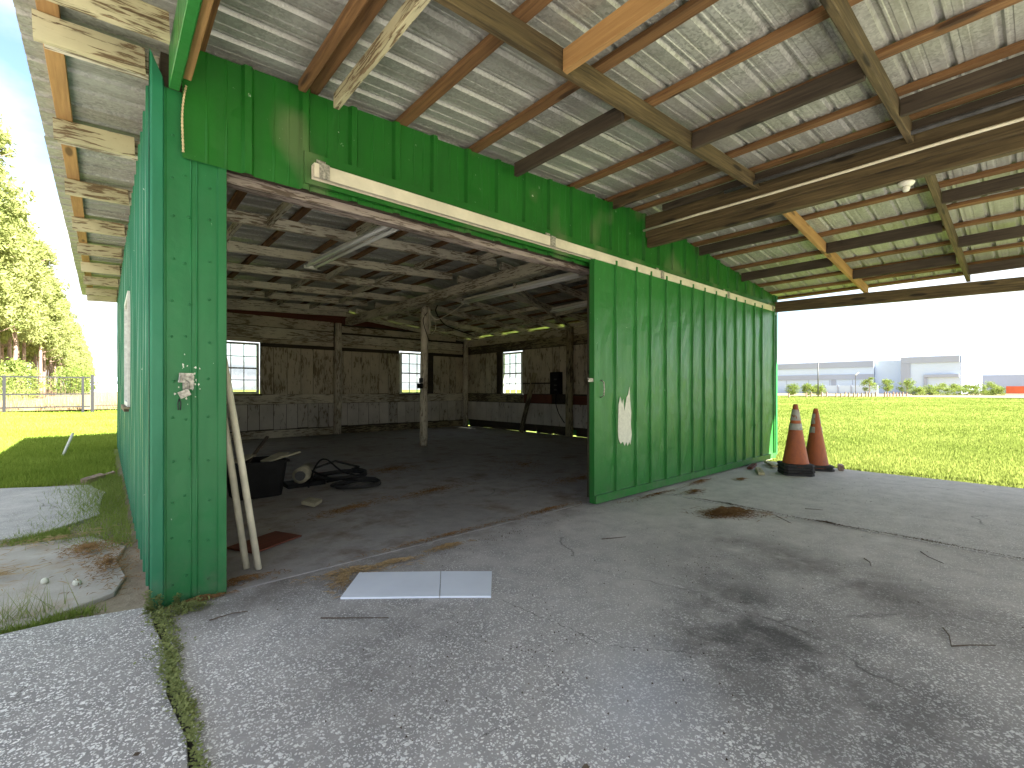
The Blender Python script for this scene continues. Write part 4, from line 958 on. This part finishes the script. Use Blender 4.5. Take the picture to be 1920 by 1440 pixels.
blades('grass', x, y, .07+.05*rs.rand(len(x))+.001*d, .005+.0013*d, M['grass_lifted'], 'grass beside the shed between its side wall and the black fence', 'grass', seed=2, lean=.8)
# strips close to the left wall
def patch(n, fn): 
    P = [fn() for _ in range(n)]; return np.array([p[0] for p in P]), np.array([p[1] for p in P])
def f_wall():
    y = 4.9+4.0*rnd.random()**.8; return (.17-abs(rnd.gauss(0, .16))*(1+.6*(y > 5.3)), y)
X1, Y1_ = patch(5200, f_wall); 
def f_edge():
    t = rnd.random(); return (-.05-1.3*t+rnd.gauss(0, .03), 3.60+rnd.gauss(0, .035)+.02*math.sin(t*20))
X2, Y2_ = patch(2600, f_edge)
def f_mid():
    return (-.25-.5*abs(rnd.gauss(0, .4)), 5.72+rnd.gauss(0, .09))
X3, Y3_ = patch(2000, f_mid)
X = np.concatenate([X1, X2, X3]); Yy = np.concatenate([Y1_, Y2_, Y3_]); 
hh = np.concatenate([np.full(len(X1), .10), np.full(len(X2), .05), np.full(len(X3), .05)])*(.5+rs.rand(len(X)))
blades('weeds', X, Yy, hh, .0045+.003*rs.rand(len(X)), M['grass_dark'], 'low weeds growing along the slab edges beside the green side wall', 'weeds', zf=-.04, lean=1.1, seed=5)
def f_tall(): return (-.42+rnd.gauss(0, .12), 3.72+rnd.gauss(0, .05))
X, Yy = patch(160, f_tall); blades('weeds', X, Yy, .12+.12*rs.rand(len(X)), .004+0*X, M['weed'], 'sparse taller grass stems on the sandy slab edge at the far left', 'weeds', zf=-.02, lean=.9, seed=6)
# leafy weeds in the joint
V, F = [], []
def leafq(x, y, z, s_, a, el_):
    k = len(V); c, s2 = math.cos(a), math.sin(a); ce, se = math.cos(el_), math.sin(el_); w_ = s_*.30
    V.extend([(x, y, z), (x+c*s_*.5*ce-s2*w_, y+s2*s_*.5*ce+c*w_, z+s_*.5*se), (x+c*s_*ce, y+s2*s_*ce, z+s_*se*.8), (x+c*s_*.5*ce+s2*w_, y+s2*s_*.5*ce-c*w_, z+s_*.5*se)]); F.append((k, k+1, k+2, k+3))
for i in range(5200):
    t = rnd.random()**1.15; y = 3.22-1.9*t
    dens = .5+.5*math.sin(y*9)*math.sin(y*3.7+1)
    if rnd.random() > .30+.7*dens: continue
    wd = .017*(1 if y < 2.7 else 1.9)*(.6+.6*dens)
    x = .226+rnd.gauss(0, wd)+.012*math.sin(y*7); h = max(0, .05-.8*abs(x-.226))*rnd.random()
    leafq(x, y, .002+h, rnd.uniform(.010, .022), rnd.uniform(0, 6.28), rnd.uniform(-.2, 1.0))
for i in range(900):
    x = .34+rnd.gauss(0, .05); y = 3.2+rnd.gauss(0, .03)-.03
    leafq(x, min(3.27, y), .002+rnd.random()*.04, rnd.uniform(.01, .02), rnd.uniform(0, 6.28), rnd.uniform(0, 1))
o = world_obj('crack_weeds', V, F, M['weed'], recalc=False); tag(o, 'line of low leafy weeds in the slab joint running from the green column', 'weeds', None, 'stuff')
V, F = [], []
for i in range(700):
    t = i/700; z = .01+.13*rnd.random(); st = rnd.randrange(4); bx_, by_ = [(.19, 3.235), (.225, 3.25), (.30, 3.24), (.17, 3.255)][st]; z *= [1, .7, .6, .5][st]
    leafq(bx_+rnd.gauss(0, .008)+z*.1*(st-1), by_+rnd.gauss(0, .008), z, .016, rnd.uniform(0, 6.28), .3)
o = world_obj('weed_sprig', V, F, M['weed'], recalc=False); tag(o, 'upright leafy weed sprig at the foot of the green column corner', 'weed', None, 'stuff')

# ---------------------------------------------------------------- trees and far things
def crown_mesh(name, seed, z0, z1, rad, nc, nl, s_, squash=.8, cr=1.0):
    q = np.random.RandomState(seed); vs = []
    for c in range(nc):
        t = q.rand(); zc = z0+(z1-z0)*t
        rmax = rad*(math.sin(math.pi*min(1, .18+t*.80))**.7)*q.uniform(.55, 1.1)
        a = q.uniform(0, 6.283); r_ = rmax*math.sqrt(q.rand()); cc = np.array([r_*math.cos(a), r_*math.sin(a), zc])
        R_ = cr*q.uniform(.6, 1.25)
        p = q.normal(size=(nl, 3)); p /= np.linalg.norm(p, axis=1)[:, None]; p *= (q.rand(nl, 1)**.4)*R_; p[:, 2] *= squash
        base = cc+p; d1 = q.normal(size=(nl, 3)); d2 = q.normal(size=(nl, 3)); d1 *= s_/np.linalg.norm(d1, axis=1)[:, None]; d2 *= s_*.6/np.linalg.norm(d2, axis=1)[:, None]
        vs.append(np.stack([base, base+d1, base+d2], 1))
    v = np.concatenate(vs).reshape(-1, 3); n = len(v)//3
    me = bpy.data.meshes.new(name); me.vertices.add(n*3); me.vertices.foreach_set('co', v.reshape(-1)); me.loops.add(n*3); me.loops.foreach_set('vertex_index', np.arange(n*3))
    me.polygons.add(n); me.polygons.foreach_set('loop_start', np.arange(n)*3); me.update(calc_edges=True); return me
crowns = [crown_mesh('pine_crown', 10+i, 7.5, 21.5, 3.0, 110, 70, .42) for i in range(4)]
for c in crowns: c.materials.append(M['pine'])
def trunk_mesh(seed):
    q = random.Random(seed); m_ = MB(); m_.tube([(q.uniform(-.1, .1)*(i > 0), q.uniform(-.1, .1)*(i > 0), -.2+i*2.9) for i in range(8)], .24, 7, .06)
    for i in range(9):
        z = 6.5+i*1.5; a = q.uniform(0, 6.28); m_.tube([(0, 0, z), (1.1*math.cos(a), 1.1*math.sin(a), z+.3), (2.1*math.cos(a), 2.1*math.sin(a), z+.9)], .06, 4, .02)
    me = mesh('pine_trunk', m_.v, m_.f, True, True); me.materials.append(M['bark']); return me
trunks = [trunk_mesh(i) for i in range(4)]
def pine(x, y, s_, label):
    i = rnd.randrange(4); t = thing('pine_tree', (x, y, .0), label, 'tree', 'pines along the field edge', rnd.uniform(0, 6.28)); t.scale = (1, 1, 1)
    sc_ = Matrix.Diagonal((s_*rnd.uniform(.9, 1.1), s_*rnd.uniform(.9, 1.1), s_, 1))
    for nm, me in (('trunk', trunks[i]), ('crown', crowns[(i+rnd.randrange(4)) % 4])):
        o = bpy.data.objects.new(nm, me); C.objects.link(o); o.parent = t; o.matrix_basis = sc_
    return t
npine = 0
ORD = 'first second third fourth fifth sixth seventh eighth ninth tenth eleventh twelfth thirteenth fourteenth fifteenth sixteenth seventeenth eighteenth nineteenth twentieth twenty-first twenty-second twenty-third twenty-fourth'.split()
for row, (x0, st) in enumerate(((-6.9, 4.6), (-10.4, 5.2), (-14.5, 6.5), (-19.5, 8))[:3]):
    y = 47+row*1.7; j = 0
    while y < (360, 220, 150)[row]:
        side = ['front row', 'second row', 'third row', 'rearmost row'][row]
        lab = ('tall pine nearest the fence, at the left edge of the photo' if row == 0 and j == 0 else
               'second pine along the front row of the pine stand' if row == 0 and j == 1 else
               ORD[j]+' pine along the front row of the pine stand, counted from the fence' if row == 0 and j < len(ORD) else
               'slender pine with bare lower trunk in the '+side+' of the pine stand')
        pine(x0+rnd.uniform(-.8, .8), y+rnd.uniform(-1, 1), rnd.uniform(.80, .93)*(1 if y < 150 else .97), lab); npine += 1
        y += st*rnd.uniform(.8, 1.25)*(1 if y < 120 else 1.8); j += 1
def bush(name, x, y, w_, h_, label, cat, seed, mt='shrub', group=None, n=30, s_=.16):
    t = thing(name, (x, y, 0), label, cat, group)
    me = crown_mesh('foliage', seed, .12*h_, h_*.85, w_/2, n, 60, s_, .8, h_*.22); me.materials.append(M[mt])
    o = bpy.data.objects.new('foliage', me); C.objects.link(o); o.parent = t
    m_ = MB()
    for k in range(4):
        a = k*1.6+seed; m_.tube([(0, 0, -.1), (w_*.12*math.cos(a), w_*.12*math.sin(a), h_*.4), (w_*.25*math.cos(a), w_*.25*math.sin(a), h_*.7)], .04, 5, .015)
    m_.build('stem', M['bark'], t, local=True)
    return t
bush('shrub', -5.4, 43.5, 4.0, 3.2, 'rounded green shrub in front of the pine trunks', 'shrub', 31, n=60)
bush('shrub', -6.0, 60, 4.5, 4.2, 'taller shrub under the pines behind the fence', 'shrub', 32, n=60, s_=.22)
bush('shrub', -4.4, 110, 6, 6, 'bushy young tree at the far end of the pine stand', 'shrub', 33, n=70, s_=.3)
bush('shrub', -4.4, 160, 8, 7, 'dark far bush where the pine row ends', 'shrub', 34, n=70, s_=.35)
# reeds behind the fence
x = rs.uniform(-9, 4, 9000); y = rs.uniform(37.3, 45, 9000)
cl = (np.sin(x*2.3)+np.sin(x*5.1+2)+np.sin(y*1.7)) > -.3; x, y = x[cl], y[cl]
blades('dry_reeds', x, y, .5+1.0*rs.rand(len(x))**1.5, .03+0*x, M['reed'], 'tall dry reeds and dead grass behind the black fence', 'reeds', zf=.0, lean=.25, seed=9)
# black fence
fe = thing('metal_fence', (-.9, 35.5, 0), 'low black metal rail fence across the field in front of the pines', 'fence')
for i in range(7):
    x = -.95-3.0*i; box('post', x-.055, x+.055, 35.45, 35.55, -.1, 1.98, M['steel_black'], fe)
box('gate_post', -.62, -.48, 35.43, 35.57, -.1, 2.08, M['steel_black'], fe)
for z in (1.88, .95, .25): box('rail', -20, -.64, 35.485, 35.515, z, z+.07, M['steel_black'], fe)
for z in (1.70, .30): box('rail', -.46, 6, 35.485, 35.515, z, z+.04, M['steel_black'], fe)
box('post', 2.2, 2.28, 35.46, 35.54, -.1, 1.78, M['steel_black'], fe)
m_ = MB()
for i in range(150):
    x = -19.9+i*.128; m_.box(x-.003, x+.003, 35.497, 35.503, .30, 1.88)
m_.build('wire_mesh', M['steel_black'], fe)
# far house at left
h = thing('far_house', (.6, 330, 0), 'small pale house on the horizon beside the shed side wall', 'house')
box('wall', -6, 8, 325, 337, 0, 5, M['wh_light'], h)
gm = MB(); gm.add([(-7, 324, 5), (9, 324, 5), (9, 338, 5), (-7, 338, 5), (-5, 331, 8), (7, 331, 8)], [(0, 1, 5, 4), (2, 3, 4, 5), (1, 2, 5), (3, 0, 4), (3, 2, 1, 0)]); gm.build('roof', M['wh_mid'], h)
for x in (-3, 1, 5): box('window', x, x+1.4, 324.9, 324.99, 1.5, 3.2, M['wh_dark'], h)
# warehouse at right
WX = 160
wh = thing('warehouse', (WX, 30, 0), 'long pale blue grey warehouse beyond the lawn with a taller right block', 'warehouse')
def wb(nm, y0, y1, z0, z1, mt, dx0=0., dx1=30., par=None): return box(nm, WX+dx0, WX+dx1, y0, y1, z0, z1, M[mt], par or wh)
w1 = wb('left_block', 30.2, 85, 0, 9.3, 'wh_light', 0, 40); w2 = wb('middle_block', 24.2, 30.1, 0, 9.1, 'wh_light', .8, 40); w3 = wb('tall_block', 12.8, 24.1, 0, 9.7, 'wh_light', -2, 62)
wb('top_band', 30.25, 84, 7.5, 9.15, 'wh_mid', -.25, -.01, w1); wb('middle_band', 30.25, 84, 4.1, 5.5, 'wh_mid', -.25, -.01, w1)
for y in (35, 40.5, 46, 52, 58, 66): wb('joint', y, y+.12, .1, 4.0, 'wh_mid', -.06, -.01, w1)
wb('dark_bay', 39, 40.2, .1, 4.05, 'wh_mid', -.1, -.01, w1); wb('dock_door', 45.8, 47.6, .1, 2.6, 'wh_dark', -.2, -.01, w1)
wb('top_band', 12.9, 24.05, 8.0, 9.6, 'wh_mid', -2.25, -2.01, w3); wb('side_band', 22.2, 24.05, .1, 7.95, 'wh_mid', -2.25, -2.01, w3)
wb('loading_canopy', 12.95, 19.5, 4.3, 5.0, 'wh_mid', -2.6, -2.01, w3); wb('side_band', 18.9, 19.5, .1, 4.25, 'wh_mid', -2.4, -2.01, w3)
box('end_band', WX-1.9, WX+61.9, 12.55, 12.79, 8.0, 9.6, M['wh_dark'], w3); box('end_dark_skin', WX-1.9, WX+61.9, 12.62, 12.79, .1, 7.98, M['wh_mid'], w3)  # darker skin added because the sunlit end wall burns out to white
for i in range(9): box('end_joint', WX+3+i*6.5, WX+3.3+i*6.5, 12.56, 12.61, .1, 7.95, M['wh_dark'], w3)
lb_ = thing('low_building', (232, 0, 0), 'distant low pale building right of the warehouse on the horizon', 'building')
box('wall', 230, 260, -50, 22, 0, 6.0, M['wh_mid'], lb_); box('parapet', 229.9, 260.1, -50.1, 22.1, 6.02, 6.4, M['wh_light'], lb_)
tr_ = thing('orange_container', (131, 0, 0), 'low orange red container at the right edge of the photo beyond the lawn', 'container')
box('container_body', 131, 133.4, -9, 4.2, .45, 1.85, M['orange_paint'], tr_); box('white_stripe', 130.9, 130.98, -9, 4.2, .2, .44, M['fixture'], tr_)
wl = thing('low_wall', (150, 32, 0), 'long low pale wall in front of the warehouse', 'wall')
box('wall_slab', 150, 150.3, 27.5, 40.5, 0, 2.3, M['wh_light'], wl)
for y in (30, 33, 36, 39): box('pilaster', 149.85, 149.99, y, y+.3, 0, 2.4, M['wh_mid'], wl)
# utility pole and street lamp
def pixel_at(px, D):                                     # a spot at an image pixel column and an assumed depth from the camera
    t = (px-960)/868; a = (.7513*t+.6600, -.6600*t+.7513); return a[0]*D, a[1]*D
x, y = pixel_at(1534, 75); up_ = thing('utility_pole', (x, y, 0), 'tall thin grey pole standing in front of the warehouse', 'pole')
b_ = MB(); b_.tube([(x, y, -.1), (x, y, 6.3)], .11, 8, .07); b_.build('shaft', M['darkgrey'], up_, True)
b_ = MB(); b_.tube([(x, y, 6.3), (x, y, 6.5)], .05, 6); b_.build('cap', M['darkgrey'], up_)
x, y = pixel_at(1604, 90); sl = thing('street_lamp', (x, y, 0), 'white street lamp with a tilted head near the warehouse', 'street lamp')
b_ = MB(); b_.tube([(x, y, -.1), (x, y, 4.1)], .06, 8); b_.build('pole', M['darkgrey'], sl)
b_ = MB(); b_.tube([(x, y, 4.0), (x+.2, y-.5, 4.6)], .10, 6); b_.build('lamp_head', M['fixture'], sl)
def young(px, D, h_, w_, seed, lab):
    x, y = pixel_at(px, D); t = thing('young_tree', (x, y, 0), lab, 'tree', 'young trees beyond the lawn')
    me = crown_mesh('crown', seed, h_*.3, h_*.95, w_/2, 26, 60, .22, .8, .55); me.materials.append(M['shrub']); o = bpy.data.objects.new('crown', me); C.objects.link(o); o.parent = t
    m_ = MB(); m_.tube([(0, 0, -.1), (.05, 0, h_*.5), (0, 0, h_*.9)], .09, 6, .03); m_.build('trunk', M['bark'], t, local=True)
young(1630, 92, 3.9, 2.6, 51, 'left and largest of the three young trees in front of the warehouse')
young(1664, 95, 3.4, 2.2, 52, 'middle and smallest of the three young trees in front of the warehouse')
young(1701, 95, 3.3, 3.0, 53, 'right of the three young trees, touching the long hedge')
hz = [(1722, 1.6), (1745, 2.3), (1768, 2.7), (1790, 2.5), (1812, 2.4), (1834, 2.6), (1856, 2.9), (1872, 1.8)]
hedge = thing('hedge', (*pixel_at(1795, 93), 0), 'long irregular green hedge in front of the tall warehouse block', 'hedge')
for i, (px, h_) in enumerate(hz):
    x, y = pixel_at(px, 93); me = crown_mesh('bush', 70+i, .1, h_*.85, 1.9, 30, 60, .22, .8, .6); me.materials.append(M['shrub']); link('bush', me, None, hedge, Matrix.Translation((x, y, 0)))
x, y = pixel_at(1487, 96); bush('shrub', x, y, 3.2, 2.6, 'pale shrub beside the green wall end, before the warehouse', 'shrub', 41, n=40, s_=.2)
for px, sd, lab in ((1516, 42, 'left half of the pair of low shrubs near the tall pole'), (1536, 43, 'right half of the pair of low shrubs near the tall pole')):
    x, y = pixel_at(px, 96); bush('shrub', x, y, 3.0, 2.6, lab, 'shrub', sd, n=40, s_=.2)
# row of short stakes along the far lawn edge
pxs = [1479, 1512, 1521, 1541, 1550, 1568, 1577, 1585, 1592, 1601, 1608, 1616, 1624, 1629, 1635, 1642, 1659, 1664, 1669, 1675, 1681, 1687, 1693, 1700]
for i, px in enumerate(pxs):
    x, y = pixel_at(px, 72+i*.3); m_ = MB(); h_ = rnd.uniform(.62, .85); m_.tube([(x, y, -.15), (x, y, h_*.6), (x+.02, y, h_)], .13, 6, .10)
    lab = 'leftmost short stake, beside the green wall end' if i == 0 else ORD[i]+' short stake from the green wall end along the far lawn edge'
    tag(m_.build('fence_stake', M['bark'], None), lab, 'stake', 'short stakes along the far lawn edge')
print('objects', len(bpy.data.objects), 'pines', npine)
